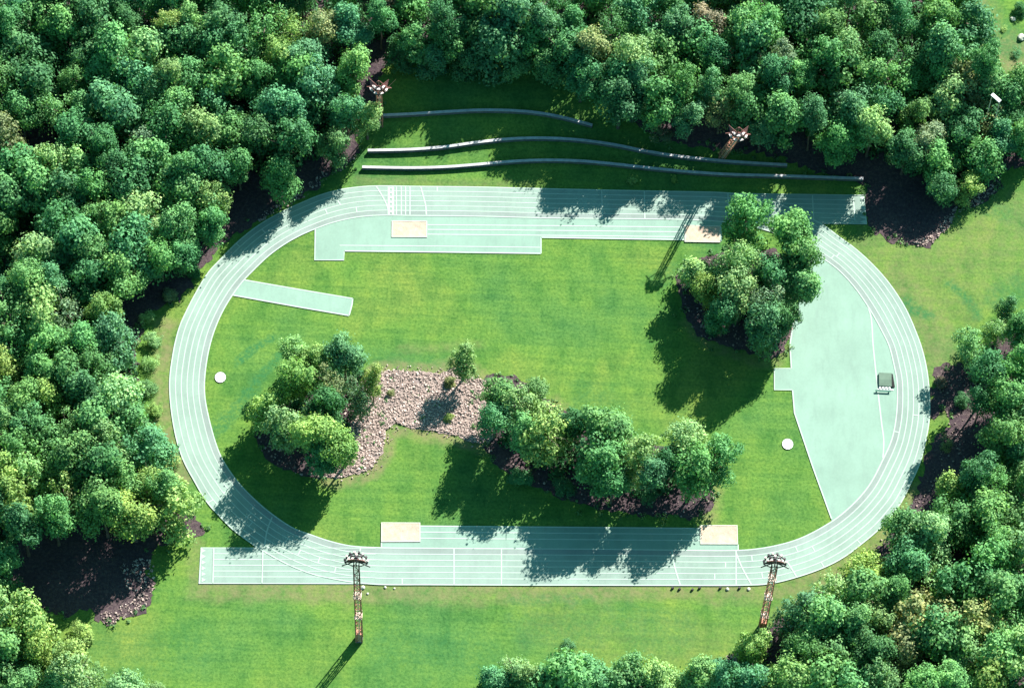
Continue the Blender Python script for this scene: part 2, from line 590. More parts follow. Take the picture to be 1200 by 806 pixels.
def nearest_on(poly, p):
    best = None
    n = len(poly)
    for i in range(n):
        a, b = poly[i], poly[(i + 1) % n]
        ab = b - a
        t = max(0, min(1, (p - a).dot(ab) / max(ab.length_squared, 1e-12)))
        q = a + ab * t
        d = (q - p).length_squared
        if best is None or d < best[0]:
            best = (d, q)
    return best[1]


opp = [nearest_on(outer, p) for p in inner]
# smooth the pairing a little
for _ in range(6):
    opp = [nearest_on(outer, (opp[i - 1] + opp[i] * 2 + opp[(i + 1) % len(opp)]) / 4) for i in range(len(opp))]


def lane_curve(k):
    return [a.lerp(b, k / 6) for a, b in zip(inner, opp)]


def at_lane(px, py):
    """(index along the track, lane fraction) of a photo point on the track."""
    g = G(px, py)
    p = Vector((g.x, g.y))
    best = None
    for i in range(len(inner)):
        a, b = inner[i], opp[i]
        ab = b - a
        t = (p - a).dot(ab) / max(ab.length_squared, 1e-9)
        d = (a + ab * t - p).length
        if best is None or d < best[0]:
            best = (d, i, t)
    return best[1], best[2]


bm = bmesh.new()
n = len(inner)
NL = 6
rows = [[bm.verts.new((*inner[i].lerp(opp[i], k / NL), 0.16)) for k in range(NL + 1)] for i in range(n)]
for i in range(n):
    for k in range(NL):
        f = bm.faces.new((rows[i][k], rows[(i + 1) % n][k], rows[(i + 1) % n][k + 1], rows[i][k + 1]))
        f.material_index = 1 if k == 0 else 0
        f.normal_update()
        if f.normal.z < 0:
            f.normal_flip()
track = tag(from_bm('running_track', bm, M['lane']), kind='structure')
track.data.materials.append(M['lane_worn'])

LW = 0.21
bm = bmesh.new()
ZL = 0.185
for k in range(NL + 1):
    ribbon(bm, lane_curve(k), LW * (1.25 if k in (0, NL) else 0.95), ZL + 0.0003 * k, True)


def stroke(pts, w=LW, z=0.20, smooth=False):
    q = W2(pts, smooth, False, 6)
    ribbon(bm, q, w, z)


# marks that cross the oval
for s in ([(441, 219), (449, 232), (454, 243), (455.5, 252)], [(493, 219.5), (497, 234), (499, 243), (499.5, 252.5)], [(390.5, 226.5), (394, 233), (399, 240.5)],
          [(787.5, 645), (790, 662), (797, 685)], [(862.5, 648), (869.5, 665), (880.5, 685)], [(923, 659), (933.5, 676)], [(319, 606), (313, 622), (310, 642)]):
    stroke(s, 0.30, 0.200, True)
for s in ([(532, 643), (532, 685)], [(587.5, 643), (587.5, 685)], [(862.5, 645.5), (862.5, 685)], [(308, 646), (307, 683)], [(250.5, 643), (249.5, 683)], [(705, 223.5), (706, 256)], [(755, 224.6), (755.6, 256.6)],
          [(853, 227.5), (854, 259)], [(952, 230), (953.5, 259)], [(1000, 233), (1001.5, 259)], [(464.5, 219.5), (464.5, 252.5)], [(470.2, 219.5), (470.2, 252.5)], [(475.2, 219.5), (475.2, 252.5)], [(480.4, 219.5), (480.4, 252.5)]):
    stroke(s, 0.26, 0.206)
stroke([(455.5, 219.5), (455.5, 252.5)], 0.5, 0.206)
stroke([(460.5, 219.5), (460.5, 252.5)], 0.5, 0.206)
for k in range(6):
    y0 = 219.5 + k * 5.55
    stroke([(458, y0 + 0.3), (458, y0 + 2.4)], 0.7, 0.203)
TICKS = [(380, 238), (381.5, 249.5), (417, 245), (436.5, 244), (403, 250.5), (934, 644), (954, 643), (972.5, 641.5), (990, 638.5), (1007, 634), (944, 662), (963, 661), (882, 655.5), (848.5, 663), (827.5, 656), (816, 669), (836.5, 675),
         (892, 675), (375, 657), (393, 669), (420, 645), (410, 656), (456, 672), (469, 680), (1041, 434 + 63), (1050.5, 505), (1058, 497), (1078, 468), (1080, 478), (1075, 487), (311, 272), (279, 288), (285, 299), (245, 587), (263, 579), (277, 593), (290, 606), (297, 613),
         (335, 633), (352, 645), (983, 298), (988, 304), (976, 300), (512, 222)]
for px, py in TICKS:
    i, t = at_lane(px, py)
    if not 0 <= t <= 1:
        continue
    k = min(5, max(0, int(t * 6)))
    a = inner[i].lerp(opp[i], (k + 0.06) / 6)
    b = inner[i].lerp(opp[i], (k + 0.94) / 6)
    ribbon(bm, [a, b], 0.24, 0.196)
tag(from_bm('lane_line', bm, M['line'], track), kind='structure')

# straight run-outs beyond the bends
end_w = W2([(235.8, 641.5), (303, 641.8), (330, 658), (360, 671), (400, 680), (430, 684.5), (233.2, 684)])
tag(sheet('track_runout', end_w, 0.12, M['lane']), kind='structure')
end_e = W2([(860, 227), (1012, 229.3), (1015.5, 263.5), (964, 263), (940, 252), (905, 237)])
tag(sheet('track_runout', end_e, 0.12, M['lane']), kind='structure')
RUN_X = (305, 313, 326, 341, 362, 385, 430)
bm = bmesh.new()
for k, y in enumerate((641.9, 648.8, 655.5, 662.2, 669, 675.8, 683.4)):
    x0 = 235.4 - 0.35 * k if k in (0, 6) else 250
    x1 = RUN_X[k]
    ribbon(bm, W2([(x0, y), (x1, y + 0.2)], closed=False), LW, 0.150)
for k in range(7):
    y = 641.8 + 6.95 * k
    ribbon(bm, W2([(x_, y + dy) for x_, dy in ((RUN_X[k] - 1, 0.2), (440, 0.6))], closed=False), LW * 0.8, 0.2012)
ribbon(bm, W2([(236, 641.8), (233.6, 684)], closed=False), 0.30, 0.153)
ribbon(bm, W2([(250.5, 641.8), (249.4, 684)], closed=False), 0.28, 0.153)
for k in range(6):   # lane end marks
    y = 645.2 + 6.85 * k
    q = W2([(236.5, y - 2.6), (241.5, y), (236.3, y + 2.6)])
    bm.faces.new([bm.verts.new((p.x, p.y, 0.156)) for p in q[::-1]])
for k in range(7):
    t = k / 6
    x0 = 860 + 22 * k
    a = (min(x0, 960), 227.6 + 33.5 * t if k else 227.4)
    ribbon(bm, W2([a, (1001 if k not in (0, 6) else 1014, 229.5 + 33.5 * t)], closed=False), LW * 0.9, 0.2024)
ribbon(bm, W2([(1012, 229.5), (1015.3, 263.3)], closed=False), 0.28, 0.153)
for k in range(6):
    y = 232.5 + 5.6 * k
    q = W2([(1007, y), (1012.2 + 0.5 * k, y - 2.4), (1012.4 + 0.5 * k, y + 2.4)])
    bm.faces.new([bm.verts.new((p.x, p.y, 0.156)) for p in q[::-1]])
for f in bm.faces:
    f.normal_update()
    if f.normal.z < 0:
        f.normal_flip()
tag(from_bm('lane_line', bm, M['line'], track), kind='structure')

# mint coloured aprons and runways
AP_TOP = [(369.8, 262), (368.8, 305), (403, 305), (403.3, 294.2), (480, 295.2), (634, 297.6), (634, 278.4), (720, 279.8), (802, 281.4), (846, 283), (846, 255), (700, 250), (500, 248), (420, 248), (385, 256)]
AP_BOT = [(447, 634), (447, 646), (865, 650), (865, 638), (820.6, 637), (820.6, 618.8), (660, 617.4), (492, 616), (492, 634)]
AP_STUB = [(286.5, 327.5), (350, 339.5), (413.5, 350), (412.8, 356), (411.2, 363), (409, 370), (350, 360), (300, 351), (270, 345.5), (268, 340), (280, 325)]
AP_D = [(950, 285), (975, 300), (990, 315), (1008, 333), (1027, 358), (1044, 392), (1056, 425), (1060, 460), (1058, 500), (1048, 530), (1026, 570), (1000, 600), (975, 617), (974, 606), (952, 546), (931, 484), (928.5, 457), (907.5, 457), (907.3, 432), (927, 432), (925.5, 404), (929, 382),
        (934, 362), (938, 335), (934, 305), (930, 290)]
for poly in (AP_TOP, AP_BOT, AP_STUB, AP_D):
    tag(sheet('jumping_apron', W2(poly), 0.12, M['mint']), kind='structure')
bm = bmesh.new()
for s, w in (([(501, 263.9), (650, 265), (802, 266.8)], 0.26), ([(501, 269.4), (650, 270.6), (802, 272.3)], 0.26), ([(501, 275), (650, 276.4), (634, 276.2)][:2] + [(802, 278)], 0.26), ([(398, 288), (520, 289), (633, 290.4)], 0.24), ([(403, 294.4), (520, 295.8), (634, 297.4)], 0.3),
             ([(634, 297.4), (634, 278.4)], 0.26), ([(634, 278.6), (720, 280), (802, 281.3)], 0.3), ([(369.5, 266), (368.9, 305), (403, 305), (403.3, 294.2)], 0.26),
             ([(492, 616.4), (660, 617.8), (820.6, 619.2)], 0.28), ([(492, 623.4), (660, 624.8), (820.6, 626)], 0.24), ([(492, 630.6), (660, 632), (820.6, 633.4)], 0.24), ([(447, 635), (447, 642)], 0.26), ([(865, 638), (865, 645)], 0.26),
             ([(286.5, 328.5), (350, 339.5), (413.3, 350.2)], 0.30), ([(413.3, 350.2), (412.6, 357), (411, 363), (409, 370)], 0.30), ([(409, 370), (350, 360), (300, 351), (273, 346.2)], 0.30),
             ([(934, 362), (929, 382), (925.8, 404), (927.3, 432)], 0.28), ([(927.3, 432), (907.5, 432), (907.5, 457), (928.7, 457)], 0.24), ([(928.7, 457), (931, 484), (952, 546), (974.5, 608)], 0.28)):
    ribbon(bm, W2(s, closed=False), w, 0.150)
ribbon(bm, W2([(1003, 339), (1012, 350), (1020, 369), (1023, 404), (1028, 452), (1033, 496), (1035.5, 516), (1034.5, 537)], True, False), 0.30, 0.150)
for x in (840, 858):
    pass
tag(from_bm('runway_line', bm, M['line'], track), kind='structure')


# ---------------------------------------------------------------- sand pits and circles
def pit(corners, label, strip=None):
    q = W2(corners)
    c = sum(q, Vector((0, 0))) / 4
    root = empty('sand_pit', (c.x, c.y, 0))
    tag(root, label, 'sand pit', 'sand landing pits of the jumping runways')
    bm = bmesh.new()
    vs = [bm.verts.new((p.x - c.x, p.y - c.y, 0.215)) for p in q]
    f = bm.faces.new(vs)
    f.normal_update()
    if f.normal.z < 0:
        f.normal_flip()
    bmesh.ops.subdivide_edges(bm, edges=bm.edges[:], cuts=12, use_grid_fill=True)
    for v in bm.verts:
        if not v.is_boundary:
            v.co.z += 0.05 * noise.noise((v.co.x * 0.9 + c.x, v.co.y * 0.9, 3))
    from_bm('sand', bm, M['sand'], root)
    bm = bmesh.new()
    for i in range(4):
        a, b = q[i] - c, q[(i + 1) % 4] - c
        d = (b - a).normalized()
        w = Vector((-d.y, d.x))
        m3 = Matrix(((d.x, w.x, 0), (d.y, w.y, 0), (0, 0, 1)))
        mid = (a + b) / 2
        # short kerbs butt against the long ones
        box(bm, (mid.x, mid.y, 0.14), ((b - a).length + (0.22 if i % 2 == 0 else -0.22), 0.22, 0.24), m3)
    from_bm('kerb', bm, M['kerb'], root)
    return root


pit([(459.5, 259.8), (500, 260), (499.8, 278.3), (459.3, 278)], 'cream sand pit on the upper apron beside the white painted grid')
pit([(802.5, 264.8), (844, 265.8), (843.4, 284.2), (802.8, 283.6)], 'sand pit partly under the tree shadow by the right tree island')
pit([(447.3, 612.8), (492, 613), (492, 634.6), (447.2, 634.8)], 'cream sand pit on the lower runway near the left floodlight mast')
pit([(820.6, 616), (863.6, 616), (864.2, 637.5), (821.2, 637.4)], 'pale sand pit on the lower runway nearest the right floodlight mast')
bm = bmesh.new()


def circle(px, py, r, label):
    g = G(px, py)
    root = empty('throwing_circle', (g.x, g.y, 0))
    tag(root, label, 'throwing circle', 'white throwing circles set in the grass')
    bm = bmesh.new()
    bmesh.ops.create_cone(bm, cap_ends=True, segments=48, radius1=r, radius2=r, depth=0.3)
    for v in bm.verts:
        v.co.z += 0.03
        v.co.y *= 1.08
    from_bm('slab', bm, M['white'], root)
    bm = bmesh.new()
    for i in range(48):
        a, b = 2 * math.pi * i / 48, 2 * math.pi * (i + 1) / 48
        q = []
        for rr, z in ((r + .002, 0.0), (r + 0.06, 0.0), (r + 0.06, 0.18), (r + .002, 0.2)):
            q.append(((rr * math.cos(a), rr * math.sin(a) * 1.08, z), (rr * math.cos(b), rr * math.sin(b) * 1.08, z)))
        for j in range(4):
            (p0, p1), (p2, p3) = q[j], q[(j + 1) % 4]
            bm.faces.new([bm.verts.new(p) for p in (p0, p1, p3, p2)])
    bmesh.ops.remove_doubles(bm, verts=bm.verts[:], dist=1e-4)
    bmesh.ops.recalc_face_normals(bm, faces=bm.faces[:])
    from_bm('rim', bm, M['concrete_dark'], root)


circle(258.3, 442.4, 1.12, 'round white throwing circle in the grass inside the left bend')
circle(923, 520.5, 1.12, 'round white throwing circle in the grass beside the wide mint apron')

# ---------------------------------------------------------------- terrace benches
BENCHES = [
    ([(445, 137.5), (480, 136), (520, 133.5), (560, 131.5), (600, 132), (630, 134.5), (660, 140), (694, 149)], 'uppermost and shortest of the long curved stone benches on the bank'),
    ([(431, 178.5), (480, 177.5), (520, 174.5), (560, 169), (600, 165), (640, 164.2), (680, 166.5), (720, 172), (760, 180), (800, 186), (850, 191), (885, 193.5), (922, 195.5)], 'middle one of the long curved stone benches on the bank'),
    ([(424.5, 198), (480, 199), (520, 198), (560, 195), (600, 191.5), (640, 190), (680, 191), (720, 194.5), (760, 199), (800, 203), (850, 206.5), (900, 208), (950, 209.5), (1011, 211.5)], 'lowest and longest of the curved stone benches, just above the top straight'),
]
for pts, label in BENCHES:
    root = None
    q = W2(pts, True, False, 6)
    a = q[0]
    root = empty('terrace_bench', (a.x, a.y, hgt(a.x, a.y)))
    tag(root, label, 'bench', 'curved stone benches on the bank')

    def strip(y0, y1, z0, z1, name, m, cuts=None):
        bm = bmesh.new()
        secs = []
        for i, p in enumerate(q):
            t = (q[min(i + 1, len(q) - 1)] - q[max(i - 1, 0)]).normalized()
            w = Vector((-t.y, t.x))
            h = hgt(p.x, p.y) - root.location.z
            sec = []
            for o_, z in ((y0, z0), (y1, z0), (y1, z1), (y0, z1)):
                s_ = p + w * o_
                sec.append(bm.verts.new((s_.x - a.x, s_.y - a.y, h + z)))
            secs.append(sec)
        for i in range(len(secs) - 1):
            for j in range(4):
                bm.faces.new((secs[i][j], secs[i][(j + 1) % 4], secs[i + 1][(j + 1) % 4], secs[i + 1][j]))
        bm.faces.new(secs[0])
        bm.faces.new(secs[-1][::-1])
        bmesh.ops.recalc_face_normals(bm, faces=bm.faces[:])
        return from_bm(name, bm, m, root)
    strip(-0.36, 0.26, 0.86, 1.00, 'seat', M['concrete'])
    strip(-0.28, 0.20, -0.9, 0.857, 'riser', M['concrete_dark'])  # shade of the bench front put into the darker concrete colour

# ---------------------------------------------------------------- floodlight masts


def mast(base_px, h, face, label, lean=(0, 0), width=1.3, pedestal=True, platforms=(), fan=2.2, spike=False):
    b = G(*base_px)
    root = empty('floodlight_mast', b)
    tag(root, label, 'floodlight', 'lattice floodlight masts around the track')
    lean = Vector((lean[0], lean[1], 0))

    def P(x, y, z):
        return Vector((x, y, z)) + lean * (z / h)
    w = width / 2
    cs = [(-w, -w), (w, -w), (w, w), (-w, w)]
    for cx, cy in cs:
        bm = bmesh.new()
        bar(bm, P(cx, cy, -0.3), P(cx * 0.8, cy * 0.8, h), 0.14, 0.10, 6)
        from_bm('leg', bm, M['steel_rust'], root)
    bm = bmesh.new()
    nseg = int(h / 2.3)
    for s in range(nseg):
        z0, z1 = h * s / nseg, h * (s + 1) / nseg
        k0, k1 = 1 - 0.2 * s / nseg, 1 - 0.2 * (s + 1) / nseg
        for i in range(4):
            a, c = cs[i], cs[(i + 1) % 4]
            if (s + i) % 2:
                a, c = c, a
            bar(bm, P(a[0] * k0, a[1] * k0, z0), P(c[0] * k1, c[1] * k1, z1), 0.05, None, 4)
            bar(bm, P(cs[i][0] * k1, cs[i][1] * k1, z1), P(cs[(i + 1) % 4][0] * k1, cs[(i + 1) % 4][1] * k1, z1), 0.06, None, 4)
    from_bm('lattice_bracing', bm, M['steel_rust'], root)
    bm = bmesh.new()
    bar(bm, P(w * 0.35, -w * 0.9, 0), P(w * 0.3, -w * 0.75, h), 0.10, None, 5)
    bar(bm, P(-w * 0.1, -w * 0.9, 0), P(-w * 0.1, -w * 0.75, h), 0.07, None, 5)
    from_bm('ladder', bm, M['steel_pale'], root)
    if pedestal:
        bm = bmesh.new()
        box(bm, (0, 0, 1.98), (width * 0.96, width * 0.96, 3.6))
        bmesh.ops.bevel(bm, geom=bm.edges[:], offset=0.06, segments=1, affect='EDGES')
        from_bm('control_cabinet', bm, M['salmon'], root)
        bm = bmesh.new()
        box(bm, (0, 0, 0.02), (width * 1.15, width * 1.15, 0.3))
        bmesh.ops.bevel(bm, geom=bm.edges[:], offset=0.05, segments=1, affect='EDGES')
        from_bm('footing', bm, M['concrete_dark'], root)
    for z in platforms:
        bm = bmesh.new()
        c = P(0, 0, z)
        box(bm, c, (width * 1.25, width * 1.25, 0.12))
        for sx in (-1, 1):
            for sy in (-1, 1):
                bar(bm, c + Vector((sx * width * 0.6, sy * width * 0.6, 0)), c + Vector((sx * width * 0.6, sy * width * 0.6, 1.0)), 0.05, None, 4)
        box(bm, c + Vector((0, -width * 0.6, 0.95)), (width * 1.25, 0.06, 0.14))
        box(bm, c + Vector((0, width * 0.6, 0.95)), (width * 1.25, 0.06, 0.14))
        from_bm('platform', bm, M['steel_pale'], root)
    # head: stepped half rings of lamps that look towards the field
    top = P(0, 0, h)
    rings = ((fan, 0.0, 8), (fan * 0.68, 0.35, 5), (fan * 0.36, 0.7, 3)) if face > 0 else ((fan * 0.8, 0.0, 4), (fan * 0.5, 0.9, 3))
    for r, z, nl in rings:
        bm = bmesh.new()
        pts = [top + Vector((r * math.cos(a), face * (r * math.sin(a) * 0.95), z)) for a in (math.pi * i / 14 for i in range(15))]
        for i in range(14):
            bar(bm, pts[i], pts[i + 1], 0.15, None, 6)
        for i in range(0, 15, 2):
            inn_ = top + Vector((0.3 * math.cos(math.pi * i / 14), face * 0.2, z))
            bar(bm, inn_, pts[i], 0.07, None, 4)
        from_bm('lamp_gallery', bm, M['dark'], root)
        for k in range(nl):
            a = math.pi * (k + 0.5) / nl
            p = top + Vector((r * math.cos(a), face * r * math.sin(a) * 0.95, z + 0.42))
            d = Vector((math.cos(a), face * math.sin(a), -0.45)).normalized()
            u = Vector((-math.sin(a), face * math.cos(a), 0)).normalized()
            v = d.cross(u)
            m3 = Matrix((u, v, d)).transposed()
            bm = bmesh.new()
            # hood: tapered box, open face filled by the lamp glass
            lw = 0.46 if face > 0 else 0.85
            vs = box(bm, p, (lw, lw, 0.4), m3)
            for q in vs:
                loc = m3.transposed() @ (q.co - p)
                if loc.z < 0:
                    q.co = p + m3 @ Vector((loc.x * 0.55, loc.y * 0.55, loc.z))
            body = from_bm('floodlight', bm, M['hood'] if k % 2 == 0 or face < 0 else M['dark'], root)
            bm = bmesh.new()
            box(bm, p + d * 0.212, (lw * 0.86, lw * 0.86, 0.02), m3)
            from_bm('lamp_face', bm, M['lamp_glass'], body)
    bm = bmesh.new()
    for sx in (-1, 1):
        bar(bm, P(sx * w * 0.8, 0, h - 1.6), top + Vector((sx * fan, -face * 0.1, 0)), 0.10, None, 5)
        bar(bm, top + Vector((sx * fan, 0, 0)), top + Vector((sx * 0.15, 0, 1.6 if face > 0 else 2.9)), 0.08, None, 5)
        bar(bm, top + Vector((sx * fan * 1.25, -face * 0.5, -0.5)), top + Vector((0, 0, 0.9)), 0.12, 0.10, 5)
    bar(bm, P(0, 0, h - 1.5), top + Vector((0, 0, 1.8 if face > 0 else 3.0)), 0.12, None, 6)
    bar(bm, top + Vector((0, 0, 0.9)), top + Vector((0, face * fan * 0.34, 0.7)), 0.08, None, 5)
    bar(bm, top, top + Vector((0, face * fan * 0.95, 0)), 0.08, None, 5)
    from_bm('head_frame', bm, M['dark'] if face > 0 else M['board_red'], root)
    bm = bmesh.new()
    for sx in (-1, 1):   # side boards of the head
        vs = [top + Vector((sx * 0.25, 0, 0.3)), top + Vector((sx * fan * 0.95, face * 0.15, 0.15)), top + Vector((sx * fan * 0.7, face * 0.1, 1.15)), top + Vector((sx * 0.25, 0, 1.9))] if face > 0 else [
            top + Vector((sx * 0.2, -0.9, 0.1)), top + Vector((sx * fan * 0.8, -0.3, 0.5)), top + Vector((sx * fan * 1.0, 1.3, 1.6)), top + Vector((sx * 0.5, 0.1, 1.1))]
        vv = [bm.verts.new(p) for p in vs] + [bm.verts.new(p + Vector((0, -face * 0.08, 0))) for p in vs]
        bm.faces.new(vv[:4])
        bm.faces.new(vv[4:][::-1])
        for i in range(4):
            bm.faces.new((vv[i], vv[(i + 1) % 4], vv[4 + (i + 1) % 4], vv[4 + i]))
    bmesh.ops.recalc_face_normals(bm, faces=bm.faces[:])
    from_bm('side_board', bm, M['board_red'], root)
    if spike:
        bm = bmesh.new()
        bar(bm, top + Vector((fan * 0.9, 0, 0.4)), top + Vector((fan * 1.7, -face * 0.3, 3.2)), 0.07, 0.03, 5)
        from_bm('lightning_rod', bm, M['steel_rust'], root)
    return root


mast((421, 749), 37.5, 1, 'rusty lattice floodlight mast rising from open grass below the bottom straight', platforms=(12, 22))
mast((893, 736), 31.5, 1, 'rusty lattice floodlight mast with pale platforms, its foot behind bushes', platforms=(7, 16, 25))
mast((445, 146), 15.0, -1, 'floodlight mast poking out of trees near the left end of the benches', pedestal=False, fan=2.1, spike=True)
B2, T2 = G(845, 184), G(865, 158, 21.8)
mast((845, 184), T2.z - B2.z, -1, pedestal=False, label='leaning floodlight mast between trees above the middle bench', lean=(T2.x - B2.x, T2.y - B2.y), platforms=(), fan=2.1)

# ---------------------------------------------------------------- field equipment
# rolling shelter over the high jump mat
a0, a1, a2, a3 = (G(x, y) for x, y in ((1028.8, 437.5), (1047, 437.5), (1044.5, 454), (1029.8, 454)))
root = empty('mat_shelter', (a3.x, a3.y, 0.12))
tag(root, 'grey green high jump mat shelter with one dark open end', 'mat shelter')
o = Vector((a3.x, a3.y, 0.12))
wdt = (a2 - a3).length
dep = (a0 - a3).length
bm = bmesh.new()
zs = 0.9
prof = [(0.15, 0.12), (0.15, 0.42), (dep * 0.5, 0.56), (dep - 0.1, 0.50), (dep - 0.1, 0.12)]
secs = [[bm.verts.new((x, y, z)) for y, z in prof] for x in (0.0, wdt)]
for i in range(4):
    bm.faces.new((secs[0][i], secs[1][i], secs[1][i + 1], secs[0][i + 1]))
bm.faces.new(secs[0][::-1])
bm.faces.new((secs[0][0], secs[0][4], secs[1][4], secs[1][0]))
bm.faces.new(secs[1])
bmesh.ops.recalc_face_normals(bm, faces=bm.faces[:])
from_bm('cover', bm, M['green_cover'], root)
bm = bmesh.new()
vs = [(wdt + 0.01, 0.1, 0.1), (wdt + 0.75, 0.1, 0.12), (wdt + 0.30, dep - 0.2, 0.3), (wdt + 0.01, dep - 0.2, 0.48), (wdt + 0.01, 0.1, 0.40)]
V = [bm.verts.new(v) for v in vs]
for f in ((0, 1, 4), (1, 2, 3, 4), (0, 4, 3), (0, 3, 2, 1)):
    bm.faces.new([V[i] for i in f])
bmesh.ops.recalc_face_normals(bm, faces=bm.faces[:])
from_bm('open_end_shade', bm, M['open_end_dark'], root)  # solid black wedge paints the dark inside of the open end
for k in range(4):
    bm = bmesh.new()
    box(bm, (0.25 + k * wdt / 4, -0.12, 0.14), (0.42, 0.5, 0.26))
    bmesh.ops.bevel(bm, geom=bm.edges[:], offset=0.04, segments=1, affect='EDGES')
    from_bm('foot', bm, M['white'], root)
bm = bmesh.new()
box(bm, (wdt / 2 + 0.1, -0.5, 0.05), (wdt + 0.6, 0.16, 0.1))
from_bm('rail', bm, M['white'], root)
g = G(1034.5, 459.3)
root = empty('team_bench', (g.x, g.y, 0.12))
tag(root, 'narrow dark green bench on the mint apron below the mat shelter', 'bench')
bm = bmesh.new()
for k in (-1, 0, 1):
    box(bm, (0, k * 0.13, 0.43), (3.3, 0.11, 0.05))
from_bm('seat', bm, M['bench_green'], root)
for sx in (-1.3, 1.3):
    bm = bmesh.new()
    box(bm, (sx, 0, 0.2), (0.10, 0.34, 0.405))
    from_bm('leg', bm, M['bench_green'], root)
# small items along the edge of the bottom straight
for px, py, s, lab in ((425.3, 688.5, 0.85, 'large white block at the foot of the bottom straight beside the left mast'), (451.5, 688, 0.55, 'small white block on grass right of the left mast'), (462.3, 689.3, 0.45, 'smallest white block on grass, second one right of the left mast'),
                       (431, 695.5, 0.5, 'white block lying lower in the grass beside the left mast'), (852.3, 690.4, 0.8, 'white block below the bottom straight, farther from the right mast'), (877.3, 690.3, 0.75, 'white block below the bottom straight, nearest the right mast')):
    g = G(px, py)
    bm = bmesh.new()
    bmesh.ops.create_icosphere(bm, subdivisions=2, radius=s * 0.52)
    for v in bm.verts:
        n_ = noise.noise(v.co * 2.1 + Vector((px, 0, 0)))
        v.co *= 1 + 0.28 * n_
        v.co.z = max(v.co.z, -0.12) * 0.75
    o = from_bm('marker_stone', bm, M['kerb'], None, (g.x, g.y, 0.09))
    tag(o, lab, 'stone', 'white stones along the bottom straight')
for px, py, lab in ((788.3, 689, 'dark stump leftmost in the row of stumps below the bottom straight'), (796.3, 690.2, 'dark stump second from left below the bottom straight'), (811.3, 691, 'largest dark stump, lowest in the row below the bottom straight'),
                    (819.8, 689, 'dark stump just right of the largest stump'), (844, 689, 'dark stump just left of a white stone'), (866.5, 689, 'dark stump between two white stones')):
    g = G(px, py)
    bm = bmesh.new()
    bmesh.ops.create_cone(bm, cap_ends=True, segments=9, radius1=0.26, radius2=0.2, depth=0.5)
    for v in bm.verts:
        v.co.x *= 1.2
        v.co.z += 0.04 * noise.noise(v.co * 5)
    o = from_bm('marker_post', bm, M['dark'], None, (g.x, g.y, 0.24))
    tag(o, lab, 'stump', 'dark stumps along the bottom straight')

# far corner, upper right: white roof between the crowns, pale things by the clearing
def slab_thing(name, a, b, wid, h, z, label, cat, m1, m2):
    a, b = G(*a, z), G(*b, z)
    mid = (a + b) / 2
    d = (b - a)
    L = d.length
    ang = math.atan2(d.y, d.x)
    gz = hgt(mid.x, mid.y)
    root = empty(name, (mid.x, mid.y, gz))
    root.rotation_euler = (0, 0, ang)
    tag(root, label, cat)
    zz = mid.z - gz
    bm = bmesh.new()
    box(bm, (0, 0, zz), (L, wid, 0.18), Matrix.Rotation(rad(8), 3, 'X'))
    bmesh.ops.bevel(bm, geom=bm.edges[:], offset=0.03, segments=1, affect='EDGES')
    from_bm('roof', bm, m1, root)
    for sx in (-1, 1):
        bm = bmesh.new()
        bar(bm, (sx * L * 0.45, 0, -0.2), (sx * L * 0.45, 0, zz - 0.1), 0.09)
        from_bm('post', bm, m2, root)
    return root


slab_thing('shelter_roof', (1162.5, 110), (1172, 119.5), 0.75, 0, 17.5, 'narrow white roof glimpsed between tree crowns near the right edge', 'shelter', M['white'], M['steel_pale'])
for px, py, s, lab in ((1187, 23, 0.6, 'pale boulder in the upper clearing at the foot of a bush'), (1197, 45, 0.9, 'larger pale boulder at the right edge of the upper clearing')):
    g = G(px, py)
    bm = bmesh.new()
    bmesh.ops.create_icosphere(bm, subdivisions=3, radius=s)
    for v in bm.verts:
        v.co *= 1 + 0.3 * noise.noise(v.co * 1.3 + Vector((px, py, 0))) + 0.12 * noise.noise(v.co * 4)
        v.co.z *= 0.7
    o = from_bm('boulder', bm, M['kerb'], None, (g.x, g.y, g.z + 0.3 * s))
    tag(o, lab, 'boulder')

# ---------------------------------------------------------------- rubble (stuff)


